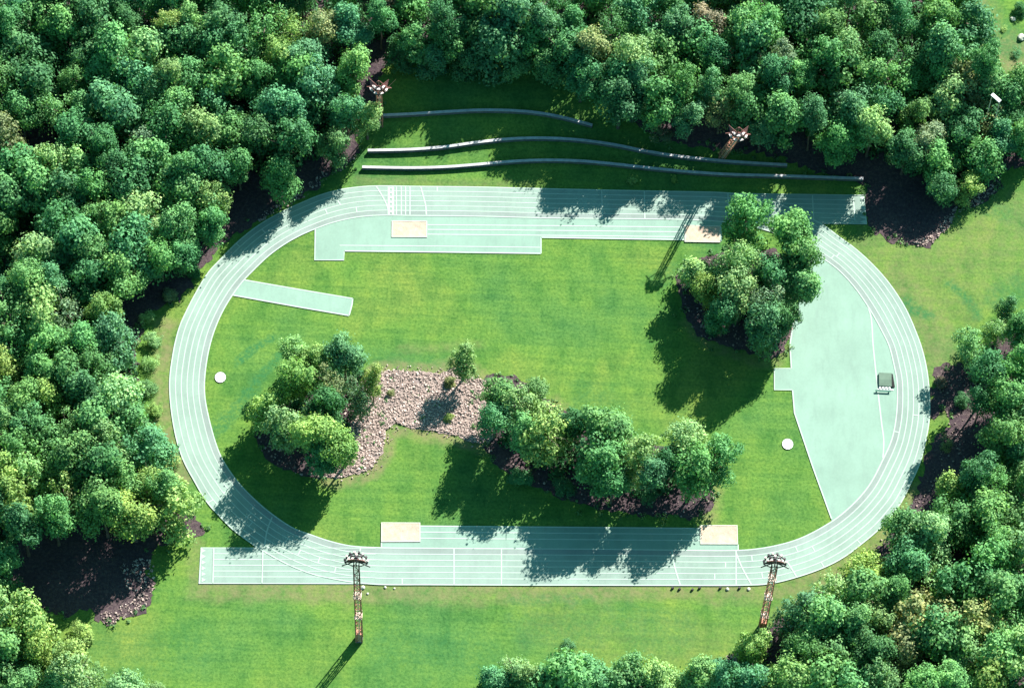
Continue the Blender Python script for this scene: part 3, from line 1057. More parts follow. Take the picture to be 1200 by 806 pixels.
def rubble(name, poly_px, count, smin, smax, seed, skip=None, bias=None, tone=(0.1, 1.0)):
    rnd = random.Random(seed)
    poly = W2(poly_px, True, sub=3)
    x0, x1 = min(p.x for p in poly), max(p.x for p in poly)
    y0, y1 = min(p.y for p in poly), max(p.y for p in poly)
    V, Fc, T = [], [], []
    base = [(-1, -1, -1), (1, -1, -1), (1, 1, -1), (-1, 1, -1), (-1, -1, 1), (1, -1, 1), (1, 1, 1), (-1, 1, 1)]
    fc = [(0, 3, 2, 1), (4, 5, 6, 7), (0, 1, 5, 4), (1, 2, 6, 5), (2, 3, 7, 6), (3, 0, 4, 7)]
    got = 0
    for _ in range(count * 20):
        if got >= count:
            break
        x, y = rnd.uniform(x0, x1), rnd.uniform(y0, y1)
        if not inside(poly, x, y):
            continue
        if noise.noise((x * 0.35, y * 0.35, seed)) < -0.32 and rnd.random() < 0.7:
            continue
        got += 1
        s = smin + (smax - smin) * rnd.random() ** 2.2
        m3 = Matrix.Rotation(rnd.uniform(0, 6.28), 3, 'Z') @ Matrix.Rotation(rnd.uniform(-0.6, 0.6), 3, 'X') @ Matrix.Rotation(rnd.uniform(-0.5, 0.5), 3, 'Y')
        sx, sy, sz = s * rnd.uniform(0.7, 1.3), s * rnd.uniform(0.6, 1.0), s * rnd.uniform(0.45, 0.85)
        b0 = len(V)
        t = tone[0] + (tone[1] - tone[0]) * min(1, max(0, rnd.gauss(0.5, 0.22)))
        for v in base:
            q = m3 @ Vector((v[0] * sx * rnd.uniform(0.55, 1) * 0.5, v[1] * sy * rnd.uniform(0.55, 1) * 0.5, v[2] * sz * rnd.uniform(0.6, 1) * 0.5))
            V.append((x + q.x, y + q.y, hgt(x, y) + 0.12 + sz * 0.2 + q.z))
            T.append(t)
        Fc += [tuple(b0 + i for i in f) for f in fc]
    me = bpy.data.meshes.new(name)
    me.from_pydata(V, [], Fc)
    at = me.attributes.new('tone', 'FLOAT', 'POINT')
    at.data.foreach_set('value', T)
    return tag(link(name, me, M['rock']), kind='stuff')


rubble('rubble', ROCKY, 9500, 0.13, 0.60, 1, tone=(0.12, 1.0))
rubble('rubble', [(430, 432), (455, 427), (520, 429), (534, 424), (580, 445), (590, 505), (575, 527), (505, 510), (470, 504), (458, 530), (440, 554), (405, 563), (384, 560), (410, 500)], 900, 0.10, 0.42, 11)
rubble('rubble', FLOOR_R, 420, 0.25, 0.6, 2, tone=(0.0, 0.7))
rubble('rubble', FLOOR_MID, 420, 0.22, 0.6, 3, tone=(0.0, 0.7))
rubble('rubble', [(140, 665), (160, 655), (176, 655), (182, 690), (170, 710), (150, 722), (124, 732), (118, 720), (150, 706), (150, 690)], 260, 0.18, 0.6, 4)
rubble('rubble', [(1070, 284), (1082, 290), (1110, 270), (1120, 252), (1150, 239), (1172, 216), (1166, 212), (1140, 230), (1108, 252), (1095, 272)], 260, 0.22, 0.6, 5, tone=(0.1, 0.7))
rubble('rubble', [(1095, 436), (1140, 432), (1150, 470), (1130, 560), (1080, 590), (1040, 640), (1020, 660), (1010, 655), (1045, 620), (1085, 560), (1110, 510), (1105, 470)], 260, 0.2, 0.5, 6, tone=(0.0, 0.5))
rubble('rubble', [(850, 770), (885, 752), (900, 742), (905, 760), (880, 780), (870, 795)], 160, 0.25, 0.8, 7)
rubble('rubble', FLOOR_L, 420, 0.22, 0.6, 8, tone=(0.0, 0.75))
rubble('rubble', [(300, 262), (330, 246), (366, 226), (388, 206), (405, 198), (418, 182), (405, 185), (380, 200), (350, 225), (310, 248)], 160, 0.22, 0.6, 9, tone=(0.1, 0.7))

# ---------------------------------------------------------------- trees


def leaf_faces(name, C, NRM, S, T, r):
    """One mesh of small four-cornered leaf faces at C, facing NRM, of sizes S and colour tones T."""
    NRM /= np.linalg.norm(NRM, axis=1)[:, None]
    ref = r.normal(size=C.shape)
    U = np.cross(NRM, ref)
    U /= np.linalg.norm(U, axis=1)[:, None]
    Vv = np.cross(NRM, U)
    n = len(C)
    a = S[:, None] * 0.5
    asp = r.uniform(0.6, 0.95, size=(n, 1))
    P = np.stack([C - U * a, C - Vv * a * asp + NRM * a * 0.15, C + U * a, C + Vv * a * asp + NRM * a * 0.15], axis=1).reshape(-1, 3)
    me = bpy.data.meshes.new(name)
    me.vertices.add(4 * n)
    me.vertices.foreach_set('co', P.astype(np.float32).ravel())
    me.loops.add(4 * n)
    me.loops.foreach_set('vertex_index', np.arange(4 * n, dtype=np.int32))
    me.polygons.add(n)
    me.polygons.foreach_set('loop_start', np.arange(0, 4 * n, 4, dtype=np.int32))
    me.polygons.foreach_set('loop_total', np.full(n, 4, dtype=np.int32))
    me.update(calc_edges=True)
    at = me.attributes.new('tone', 'FLOAT', 'POINT')
    at.data.foreach_set('value', np.repeat(T, 4).astype(np.float32))
    me.materials.append(M['leaf'])
    return me



def crown_mesh(name, seed, R=4.0, nlobe=6, clumps=9, per=120, leaf=0.40, clump=(0.16, 0.27), inner_fill=330, tall=1.0):
    """A crown centred on z = 0: a few uneven lobes, each a mass of leafy clumps of small leaf faces."""
    r = np.random.default_rng(seed)
    C, NRM, S, T = [], [], [], []
    lobes = []
    a0 = r.uniform(0, 6.28)
    for l in range(nlobe):
        an = a0 + l * 2.4 + r.uniform(-0.3, 0.3)
        zz = -0.55 + 1.15 * ((l * 0.618 + 0.2) % 1.0) + r.uniform(-0.1, 0.1)
        rr = r.uniform(0.36, 0.56) * (1.0 - 0.35 * max(0, zz))
        lobes.append((np.array([math.cos(an) * rr, math.sin(an) * rr, zz * tall]), r.uniform(0.38, 0.56), r.normal() * 0.09))
    lobes.append((np.array([r.uniform(-0.15, 0.15), r.uniform(-0.15, 0.15), 0.42 * tall]), 0.52, 0.05))
    lobes.append((np.array([r.uniform(-0.1, 0.1), r.uniform(-0.1, 0.1), -0.5 * tall]), 0.62, -0.05))
    for lc, lr, lt in lobes:
        for c in range(clumps):
            d = r.normal(size=3)
            d[2] = d[2] * 0.9 + 0.25
            d /= np.linalg.norm(d)
            ctr = (lc + d * lr * r.uniform(0.62, 0.92)) * R
            cr = r.uniform(*clump) * R * r.choice([0.8, 1.0, 1.25])
            k = int(per * (cr / (0.21 * R)) ** 2)
            q = r.normal(size=(k, 3))
            q[:, 2] += 0.25
            q /= np.linalg.norm(q, axis=1)[:, None]
            lob = np.array([1 + 0.34 * noise.noise(Vector((a[0] * 2.2 + c, a[1] * 2.2, a[2] * 2.2 + seed))) for a in q])
            pos = ctr + q * (cr * lob * np.where(r.random(k) < 0.16, r.uniform(1.05, 1.5, size=k), r.uniform(0.55, 1.08, size=k)))[:, None] * np.array([1, 1, 0.9])
            C.append(pos)
            NRM.append(q * 0.65 + d * 0.35 + r.normal(size=(k, 3)) * 0.40 + np.array([0, 0, 0.30]))
            S.append(leaf * r.uniform(0.55, 1.25, size=k))
            T.append(np.clip(0.5 + lt + r.normal() * 0.14 + r.normal(size=k) * 0.22, 0, 1))
    up = down = R * 0.95 * tall
    q = r.normal(size=(inner_fill, 3))
    q /= np.linalg.norm(q, axis=1)[:, None]
    C.append(q * np.array([R, R, (up + down) / 2]) * r.uniform(0.1, 0.72, size=(inner_fill, 1)))
    NRM.append(q + r.normal(size=q.shape) * 0.5)
    S.append(leaf * r.uniform(1.0, 1.7, size=inner_fill))
    T.append(np.clip(0.45 + r.normal(size=inner_fill) * 0.15, 0, 1))
    C, NRM, S, T = np.concatenate(C), np.concatenate(NRM), np.concatenate(S), np.concatenate(T)
    return leaf_faces(name, C, NRM, S, T, r)


def trunk_mesh(name, seed, h=10.0, r=0.26, limbs=7):
    rnd = random.Random(seed)
    bm = bmesh.new()
    p = Vector((0, 0, -0.3))
    pts = [p]
    for i in range(6):
        p = Vector((rnd.uniform(-0.22, 0.22) * (i > 0), rnd.uniform(-0.22, 0.22) * (i > 0), h * (i + 1) / 6)) + Vector((0, 0, -0.05))
        pts.append(p)
    for i in range(6):
        bar(bm, pts[i], pts[i + 1], r * (1.35 if i == 0 else 1 - 0.12 * i), r * (1 - 0.12 * (i + 1)), 8)
    for k in range(limbs):
        z = h * rnd.uniform(0.45, 0.95)
        i = min(5, int(z / h * 6))
        a = pts[i].lerp(pts[i + 1], (z / h * 6) % 1)
        an = k * 2.4 + rnd.uniform(-0.4, 0.4)
        m_ = a + Vector((math.cos(an) * 1.3, math.sin(an) * 1.3, rnd.uniform(0.7, 1.3)))
        e = m_ + Vector((math.cos(an) * rnd.uniform(0.8, 1.7), math.sin(an) * rnd.uniform(0.8, 1.7), rnd.uniform(0.8, 1.8)))
        bar(bm, a, m_, r * 0.45, r * 0.3, 6)
        bar(bm, m_, e, r * 0.3, r * 0.1, 5)
    me = bpy.data.meshes.new(name)
    bm.to_mesh(me)
    bm.free()
    me.materials.append(M['bark'])
    return me


PROTO = {
    'round': [crown_mesh('crown', 11 + i, nlobe=5 + i % 3, per=78) for i in range(6)],
    'lobed': [crown_mesh('crown', 41 + i, nlobe=4, clumps=12, per=78, clump=(0.17, 0.30)) for i in range(4)],
    'fine': [crown_mesh('crown', 61 + i, nlobe=8, clumps=11, per=66, leaf=0.34, clump=(0.12, 0.20)) for i in range(3)],
    'thin': [crown_mesh('crown', 81 + i, nlobe=6, clumps=8, per=34, leaf=0.33, clump=(0.14, 0.24), inner_fill=160) for i in range(2)],
}
TRUNKS = [trunk_mesh('trunk', i) for i in range(4)]

TINT = {
    'deep': ((0.064, 0.198, 0.076), 'deep green'),
    'mid': ((0.112, 0.275, 0.092), 'mid green'),
    'blue': ((0.088, 0.250, 0.116), 'bluish green'),
    'yellow': ((0.200, 0.345, 0.096), 'yellow-green'),
    'pale': ((0.185, 0.345, 0.130), 'pale green'),
    'olive': ((0.195, 0.255, 0.105), 'dull olive'),
    'grey': ((0.165, 0.255, 0.140), 'greyish green'),
    'lime': ((0.265, 0.395, 0.120), 'bright yellow-green'),
    'brown': ((0.180, 0.160, 0.115), 'brownish half-bare'),
}
ntree = [0]


def tree(px, py, Rpx, H, tint, kind, label, rnd, name='broadleaf_tree', cat='tree', group=None, vs=1.0, low=False):
    """A tree whose crown the photo shows centred at (px, py) with radius Rpx."""
    R = Rpx / SC * (1.0 if low else (1.17 if group == 'woodland trees' else 1.1))
    vs = vs if low else vs * 1.22
    hc = max(H - 1.05 * R * vs, 0.75 * R * vs) if not low else R * 0.55 * vs
    g = G(px, py, hc)
    gz = hgt(g.x, g.y)
    for _ in range(3):
        gz = g.z - hc
    root = empty(name, (g.x, g.y, gz))
    tag(root, label, cat, group)
    k = ntree[0]
    ntree[0] += 1
    rot = rnd.uniform(0, 6.283)
    root.rotation_euler = (0, 0, rot)
    cm = PROTO[kind][k % len(PROTO[kind])]
    c = bpy.data.objects.new('crown', cm)
    COL.objects.link(c)
    c.parent = root
    s = R / 4.0 * 1.06
    c.location = (0, 0, hc)
    c.scale = (s, s * rnd.uniform(0.9, 1.1), s * vs * rnd.uniform(0.92, 1.08))
    base = TINT[tint][0]
    j = rnd.uniform(0.80, 1.18)
    c.color = (base[0] * j * rnd.uniform(0.88, 1.14), base[1] * j, base[2] * j * rnd.uniform(0.88, 1.12), 1)
    if not low:
        t = bpy.data.objects.new('trunk', TRUNKS[k % len(TRUNKS)])
        COL.objects.link(t)
        t.parent = root
        ts = max(0.5, R / 4.0)
        t.scale = (ts, ts, (hc + 0.4 * R) / 10.0)
    return root


rt = random.Random(99)
GR_R, GR_L, GR_M = 'trees on the right tree island', 'trees on the left tree island', 'trees on the lower middle tree island'
HAND = [
    # px, py, R, H, tint, kind, label, group
    (544, 425, 20, 12.5, 'pale', 'fine', 'small single tree standing alone on the pale rock pile', None),
    (345, 416, 16, 10, 'pale', 'fine', 'pale rounded tree at the upper left of the left tree island', GR_L),
    (372, 420, 15, 12, 'yellow', 'round', 'yellow-green tree at the top of the left island, beside a bluish one', GR_L),
    (404, 416, 17, 14, 'blue', 'round', 'bluish green tree topmost on the left tree island', GR_L),
    (350, 443, 20, 14, 'yellow', 'round', 'large yellow-green tree in the upper middle of the left island', GR_L),
    (386, 447, 16, 13, 'olive', 'thin', 'sparse olive tree in the centre of the left island', GR_L),
    (437, 448, 12, 12, 'lime', 'fine', 'slim bright yellow-green tree where left island meets the rock pile', GR_L),
    (418, 468, 16, 11, 'grey', 'thin', 'thin greyish tree next to the slim bright tree on the left island', GR_L),
    (381, 478, 19, 14, 'deep', 'round', 'dark green tree at the heart of the left island', GR_L),
    (310, 484, 17, 10, 'lime', 'fine', 'bright yellow-green tree at the left tip of the left island', GR_L),
    (332, 502, 19, 13, 'pale', 'round', 'pale green tree just below the bright left tip of the left island', GR_L),
    (366, 508, 20, 15, 'yellow', 'lobed', 'broad yellow-green tree at the lower middle of the left island', GR_L),
    (401, 524, 19, 13, 'yellow', 'round', 'yellowish tree at the lowest right of the left island above the rocks', GR_L),
    (378, 534, 16, 11, 'deep', 'round', 'dark tree at the bottom of the left island, shading the grass', GR_L),
    (873, 262, 28, 17, 'mid', 'fine', 'big round tree covering a corner of the upper right sand pit', GR_R),
    (927, 274, 25, 17, 'mid', 'round', 'mid green tree overlapping the top straight at the top of right island', GR_R),
    (866, 306, 22, 16, 'pale', 'fine', 'pale tree directly below the big round tree on the right island', GR_R),
    (817, 322, 18, 11, 'pale', 'round', 'pale tree farthest left on the right tree island', GR_R),
    (828, 342, 14, 10, 'yellow', 'round', 'small yellow-green tree just under the leftmost tree of the right island', GR_R),
    (868, 343, 23, 16, 'pale', 'fine', 'pale feathery tree in the middle of the right island', GR_R),
    (936, 306, 21, 16, 'mid', 'round', 'tree reaching over the right bend, second from the island top', GR_R),
    (940, 336, 20, 15, 'mid', 'lobed', 'tree jutting rightmost from the right island over the mint apron', GR_R),
    (904, 322, 20, 15, 'deep', 'round', 'dark tree enclosed at the centre of the right island', GR_R),
    (898, 352, 19, 15, 'grey', 'thin', 'greyish see-through tree right of the pale feathery tree', GR_R),
    (893, 382, 20, 14, 'blue', 'round', 'bluish tree near the bottom of the right island', GR_R),
    (918, 372, 15, 13, 'mid', 'round', 'tree at the lower right edge of the right island by the apron', GR_R),
    (848, 368, 17, 12, 'deep', 'lobed', 'dark tree above the bare litter at the lower left of right island', GR_R),
    (897, 404, 13, 8, 'mid', 'thin', 'small sparse tree lowest on the right island', GR_R),
    (630, 455, 14, 12, 'pale', 'fine', 'small pale tree sticking up at the top of the middle island', GR_M),
    (586, 465, 18, 12, 'mid', 'round', 'leafy tree at the upper left end of the middle island beside rocks', GR_M),
    (580, 488, 16, 12, 'blue', 'round', 'bluish tree at the left end of the middle island next to rocks', GR_M),
    (614, 478, 22, 14, 'pale', 'fine', 'pale green tree just below the small pale treetop on middle island', GR_M),
    (640, 512, 28, 15, 'lime', 'fine', 'very broad pale yellow-green tree left of centre on the middle island', GR_M),
    (612, 508, 16, 13, 'mid', 'round', 'mid green tree squeezed left of the very broad pale tree', GR_M),
    (676, 494, 16, 12, 'deep', 'round', 'dark tree tucked behind the very broad pale tree', GR_M),
    (710, 503, 25, 15, 'mid', 'lobed', 'broad tree in the upper centre of the middle island', GR_M),
    (698, 540, 24, 15, 'mid', 'round', 'mid green tree in the lower centre of the middle island', GR_M),
    (742, 536, 26, 15, 'pale', 'fine', 'wide pale tree right of centre on the middle island', GR_M),
    (718, 566, 18, 12, 'deep', 'round', 'dark low tree at the bottom centre of the middle island', GR_M),
    (766, 552, 17, 13, 'blue', 'round', 'small bluish tree between the wide tree and the right end', GR_M),
    (806, 514, 22, 14, 'pale', 'fine', 'pale tree topmost at the right end of the middle island', GR_M),
    (843, 537, 22, 14, 'mid', 'fine', 'tree farthest right on the middle island', GR_M),
    (812, 556, 22, 14, 'mid', 'round', 'tree at the lower right of the middle island with bare stems showing', GR_M),
    (784, 540, 15, 12, 'deep', 'round', 'dark narrow tree in the notch near the right end of middle island', GR_M),
    # woodland edge trees
    (430, 138, 19, 14, 'pale', 'fine', 'pale green tree touching the left end of the uppermost bench', 'w'),
    (414, 84, 23, 17, 'mid', 'round', 'round tree just left of the floodlight head beside the benches', 'w'),
    (407, 130, 20, 16, 'blue', 'round', 'bluish tree left of the pale tree at the uppermost bench', 'w'),
    (392, 172, 18, 13, 'mid', 'round', 'woodland edge tree left of the middle bench end', 'w'),
    (326, 207, 21, 14, 'mid', 'lobed', 'edge tree standing over bare ground above the upper left bend', 'w'),
    (252, 232, 22, 15, 'pale', 'fine', 'pale edge tree above the upper left bend, left of bare ground', 'w'),
    (246, 262, 18, 14, 'mid', 'round', 'mid green edge tree just outside the shaded upper left bend', 'w'),
    (216, 300, 18, 13, 'deep', 'round', 'dark edge tree left of where the bend shadow begins', 'w'),
    (195, 28, 18, 17, 'lime', 'fine', 'bright yellow-green tree standing out near the top of the left woods', 'w'),
    (97, 200, 25, 15, 'pale', 'round', 'round pale tree at the lower edge of the dark gap in the woods', 'w'),
    (170, 165, 22, 16, 'grey', 'fine', 'greyish smooth-crowned tree right of the dark gap', 'w'),
    (235, 160, 24, 17, 'pale', 'lobed', 'pale lumpy tree two crowns right of the dark gap', 'w'),
    (201, 594, 31, 14, 'lime', 'fine', 'large bright yellow-green tree at the corner by the track run-out', 'w'),
    (155, 606, 24, 16, 'yellow', 'round', 'tree left of the large bright yellow-green corner tree', 'w'),
    (176, 565, 20, 13, 'yellow', 'fine', 'yellowish tree directly above the large bright corner tree', 'w'),
    (90, 590, 20, 14, 'olive', 'thin', 'dull olive tree above the shaded bare ground at lower left', 'w'),
    (576, 52, 33, 13.5, 'blue', 'round', 'very broad bluish tree directly above the uppermost bench', 'w'),
    (520, 48, 22, 13.5, 'mid', 'round', 'tree just left of the very broad bluish tree', 'w'),
    (484, 52, 20, 12, 'mid', 'round', 'woodland edge tree above the left part of the uppermost bench', 'w'),
    (632, 48, 25, 14, 'mid', 'round', 'tree just right of the very broad bluish tree', 'w'),
    (466, 66, 19, 7.5, 'deep', 'fine', 'low dark tree at the top of the shaded bank, nearest the left masthead', 'w'),
    (508, 70, 20, 7.5, 'blue', 'round', 'low bluish tree in shade at the top of the bank, left of centre', 'w'),
    (548, 74, 19, 7.5, 'deep', 'lobed', 'low dark tree in shade at the very top of the uppermost bench slope', 'w'),
    (604, 76, 20, 10, 'mid', 'round', 'low tree below the very broad bluish tree', 'w'),
    (646, 82, 20, 11, 'deep', 'round', 'low dark tree filling the woodland edge before the uppermost bench end', 'w'),
    (120, 592, 23, 19, 'mid', 'lobed', 'tall tree shading the bare ground at lower left, nearest the yellow trees', 'w'),
    (62, 604, 22, 18, 'mid', 'round', 'tree above the left part of the bare ground at lower left', 'w'),
    (26, 616, 21, 18, 'deep', 'round', 'dark tree at the left edge above the bare ground', 'w'),
    (2, 652, 19, 12, 'mid', 'round', 'tree at the left edge beside the bare ground, level with the track run-out', 'w'),
    (4, 688, 18, 9, 'deep', 'fine', 'dark low tree at the left edge just under its taller neighbour by bare ground', 'w'),
    (580, 797, 16, 7, 'blue', 'round', 'bluish tree at the left end of the bottom thicket, next to a smaller bush', 'w'),
    (603, 784, 18, 7, 'pale', 'fine', 'pale tree second from the left end of the bottom thicket', 'w'),
    (682, 88, 22, 15, 'deep', 'round', 'dark edge tree above the right end of the uppermost bench', 'w'),
    (727, 118, 24, 16, 'deep', 'lobed', 'dark edge tree nearest the right end of the uppermost bench', 'w'),
    (740, 62, 22, 18, 'pale', 'round', 'pale tall tree in the second row above the dark edge trees', 'w'),
    (770, 120, 26, 16, 'mid', 'round', 'edge tree above the middle of the middle bench', 'w'),
    (806, 102, 24, 17, 'mid', 'fine', 'tree left of and above the olive tree by the leaning mast', 'w'),
    (808, 138, 17, 13, 'blue', 'round', 'small edge tree left of the olive tree by the leaning mast', 'w'),
    (845, 127, 19, 14, 'olive', 'thin', 'dull olive thin tree beside the leaning floodlight mast', 'w'),
    (921, 138, 28, 17, 'mid', 'round', 'big edge tree right of the leaning floodlight mast', 'w'),
    (893, 152, 17, 12, 'blue', 'round', 'small bluish edge tree immediately right of the leaning mast', 'w'),
    (984, 166, 23, 16, 'mid', 'round', 'edge tree above the right end of the lowest bench', 'w'),
    (1022, 150, 22, 16, 'pale', 'lobed', 'pale twin-lobed tree above the right end of the lowest bench', 'w'),
    (1062, 178, 20, 15, 'deep', 'round', 'dark edge tree between the pale twin-lobed tree and bare ground', 'w'),
    (1098, 192, 25, 13, 'mid', 'lobed', 'mid green tree above the shaded bare ground at upper right', 'w'),
    (1133, 219, 18, 8, 'lime', 'fine', 'small bright tree lowest at the corner of the upper right woods', 'w'),
    (1108, 222, 18, 9.5, 'deep', 'round', 'dark tree left of the small bright corner tree', 'w'),
    (1162, 146, 21, 11.5, 'olive', 'thin', 'dull olive tree below the narrow white roof', 'w'),
    (1138, 407, 20, 12, 'pale', 'fine', 'pale fuzzy low tree outside the right bend, leftmost of its clump', 'w'),
    (1180, 364, 15, 11, 'deep', 'fine', 'small dark tree topmost in the clump right of the right bend', 'w'),
    (1170, 388, 17, 10, 'pale', 'fine', 'pale tree under the small dark tree right of the right bend', 'w'),
    (1196, 388, 18, 12, 'mid', 'round', 'tree at the right edge beside the small dark treetop', 'w'),
    (1163, 432, 21, 15, 'deep', 'round', 'dark tree beneath the pale fuzzy low tree, beyond the right bend', 'w'),
    (1196, 428, 22, 15, 'mid', 'round', 'tree at the right edge two crowns below the small dark treetop', 'w'),
    (1182, 466, 22, 15, 'mid', 'lobed', 'tree above the bright-topped tree beyond the right bend', 'w'),
    (1150, 470, 17, 12, 'deep', 'fine', 'dark small tree standing forward over bare ground right of the bend', 'w'),
    (1148, 552, 20, 14, 'deep', 'round', 'dark edge tree below the bright-topped tree beyond the right bend', 'w'),
    (1116, 574, 19, 12, 'yellow', 'round', 'yellow-green low tree at the bottom of the bare ground by the bend', 'w'),
    (1172, 507, 24, 14, 'mid', 'round', 'bright-topped tree beyond the bare ground right of the right bend', 'w'),
    (1018, 670, 27, 14, 'yellow', 'fine', 'bright bushy tree just outside the lower right bend', 'w'),
    (978, 694, 26, 12, 'pale', 'fine', 'pale fuzzy tree left of the bright bushy tree at lower right bend', 'w'),
    (935, 728, 27, 12, 'blue', 'fine', 'bluish fuzzy tree right of the right floodlight mast', 'w'),
    (884, 757, 19, 8, 'yellow', 'round', 'bright bush-like tree hiding the foot of the right mast', 'w'),
    (1092, 664, 26, 14, 'pale', 'thin', 'pale open-branched tree two crowns right of the bright bushy tree', 'w'),
    (1065, 625, 24, 15, 'mid', 'round', 'woodland edge tree nearest the lower right bend', 'w'),
    (1118, 612, 26, 16, 'mid', 'round', 'broad tree right of the edge tree at the lower right bend', 'w'),
    (1100, 745, 34, 17, 'mid', 'round', 'largest round tree in the lower right woods', 'w'),
]
placed = []
for h_ in HAND:
    px, py, R_, H_, tint, kind, label, grp = h_
    vs = 1.45 if 'slim' in label else 1.0
    H_ *= 1.24 if grp in (GR_R, GR_L, GR_M) and px != 817 else 1.0
    if grp == 'w':
        H_ *= 1.12 if (py < 160 and 660 < px < 1060) or (py > 540 and px < 230) else (1.3 if px > 1140 and 420 < py < 560 else 1.0)
    grp = 'woodland trees' if grp == 'w' else grp
    if grp in (GR_L, GR_R, GR_M):
        R_ *= 1.24 if grp == GR_L else 1.17
    tree(px, py, R_, H_, tint, kind, label, rt, group=grp, vs=vs)
    placed.append((px, py, R_))

AREA_W = [(-18, -14), (1136, -14), (1140, 45), (1168, 78), (1214, 100), (1214, 172), (1172, 172), (1148, 205), (1112, 218), (1080, 200), (1045, 182), (1000, 168), (965, 160), (905, 145), (880, 132), (830, 130), (745, 118), (690, 92), (640, 60), (600, 50),
          (530, 52), (462, 50), (440, 40), (425, 60), (420, 100), (424, 140), (390, 165), (355, 182), (335, 205), (285, 195), (264, 215), (250, 258), (226, 284), (195, 318), (160, 334), (138, 350), (150, 380), (160, 410), (164, 450), (162, 484), (176, 524), (192, 560),
          (205, 590), (190, 612), (150, 618), (110, 604), (60, 612), (20, 630), (-18, 636)]
HOLES = [[(14, 146), (62, 146), (76, 174), (50, 194), (14, 194)], [(430, 60), (470, 62), (470, 130), (440, 130)]]
AREA_E = [(1214, 392), (1190, 410), (1176, 440), (1180, 475), (1160, 528), (1134, 566), (1100, 590), (1070, 612), (1045, 650), (1020, 690), (985, 705), (945, 735), (925, 765), (900, 775), (895, 812), (1214, 815)]
AREA_S = [(574, 812), (590, 788), (625, 776), (690, 776), (750, 792), (800, 794), (860, 792), (892, 785), (892, 815)]
AREA_SW = [(-18, 704), (26, 704), (62, 722), (92, 730), (98, 762), (130, 794), (186, 806), (190, 815), (-18, 815)]
rows = []
ROWH, COLW = 33.5, 37.5
fills = []
y = -6.0
ri = 0
while y < 815:
    x = -14 + (COLW / 2 if ri % 2 else 0)
    while x < 1214:
        px = x + rt.uniform(-9, 9)
        py = y + rt.uniform(-8, 8)
        x += COLW
        zone = None
        for nm, poly in (('W', AREA_W), ('E', AREA_E), ('S', AREA_S), ('SW', AREA_SW)):
            if inside(poly, px, py):
                zone = nm
        if zone is None or any(inside(hh, px, py) for hh in HOLES):
            continue
        R_ = rt.choice((rt.uniform(16.5, 22), rt.uniform(21, 27), rt.uniform(25, 32)))
        if zone == 'E':
            R_ = rt.choice((rt.uniform(18, 24), rt.uniform(25, 31), rt.uniform(29, 36)))
        if any(math.hypot(px - a, py - b) < 0.46 * (R_ + c) for a, b, c in placed):
            continue
        placed.append((px, py, R_))
        fills.append((px, py, R_, zone, ri))
    y += ROWH
    ri += 1

ORD = 'first second third fourth fifth sixth seventh eighth ninth tenth eleventh twelfth thirteenth fourteenth fifteenth sixteenth seventeenth eighteenth nineteenth twentieth'.split()
groups_ = {}
for f in fills:
    px, py, R_, zone, ri = f
    if zone == 'W':
        sec = 'L' if px < 436 or py > 200 and px < 600 else ('M' if px < 800 else 'R')
    else:
        sec = zone
    groups_.setdefault((sec, ri), []).append(f)
first_row = {}
for (sec, ri) in groups_:
    first_row[sec] = min(first_row.get(sec, 999), ri)
for (sec, ri), lst in sorted(groups_.items()):
    lst.sort(key=lambda f: f[0], reverse=sec in ('R', 'E'))
    for k, (px, py, R_, zone, _) in enumerate(lst):
        if zone == 'W':
            if px < 440 and py < 330:
                tint = rt.choices(['deep', 'mid', 'blue', 'yellow', 'pale', 'olive'], [30, 46, 15, 3, 5, 1])[0]
            elif px < 440:
                tint = rt.choices(['deep', 'mid', 'blue', 'yellow', 'pale', 'grey'], [16, 44, 8, 20, 10, 2])[0]
            elif px < 850:
                tint = rt.choices(['deep', 'mid', 'blue', 'pale', 'olive', 'brown'], [24, 44, 22, 8, 1, 1])[0]
            else:
                tint = rt.choices(['deep', 'mid', 'blue', 'pale', 'grey', 'olive'], [16, 44, 24, 11, 4, 1])[0]
            H_ = rt.uniform(15, 19.5) if px < 1060 or py < 90 else rt.uniform(11, 13)
        elif zone == 'E':
            tint = rt.choices(['deep', 'mid', 'blue', 'yellow', 'pale', 'olive'], [24, 46, 14, 6, 8, 2])[0]
            H_ = rt.uniform(14, 18)
        elif zone == 'S':
            tint = rt.choices(['deep', 'mid', 'blue', 'pale'], [14, 30, 30, 26])[0]
            H_ = rt.uniform(6, 8.5)
        else:
            tint = rt.choices(['mid', 'yellow', 'pale', 'lime'], [28, 30, 30, 8])[0]
            H_ = rt.uniform(7, 10)
        kind = rt.choices(['round', 'lobed', 'fine', 'thin'], [50, 26, 18, 6])[0]
        size = 'small' if R_ < 21.8 else ('broad' if R_ > 26.2 else '')
        cn = TINT[tint][1]
        row = ri - first_row[sec] + 1
        o_ = ORD[min(k, 19)]
        rw = ORD[min(row - 1, 19)]
        look = f'{size} {cn} tree'.strip()
        if sec == 'L':
            lab = f'{look}, {o_} from the left edge, {rw} woodland row down'
        elif sec == 'M':
            lab = f'{look} above the benches, {o_} right of left masthead, {rw} row'
        elif sec == 'R':
            lab = f'{look}, {o_} from the right edge, {rw} row of upper woods'
        elif sec == 'E':
            lab = f'{look}, {o_} from the right edge, {rw} row of lower woods'
        elif sec == 'S':
            lab = f'{look} in the bottom thicket, {o_} from the left, {rw} row'
        else:
            lab = f'{look} of the lower left corner, {o_} from left edge, {rw} row'
        tree(px, py, R_, H_, tint, kind, lab, rt, group='woodland trees')
print('TREES', ntree[0], 'fill', len(fills))

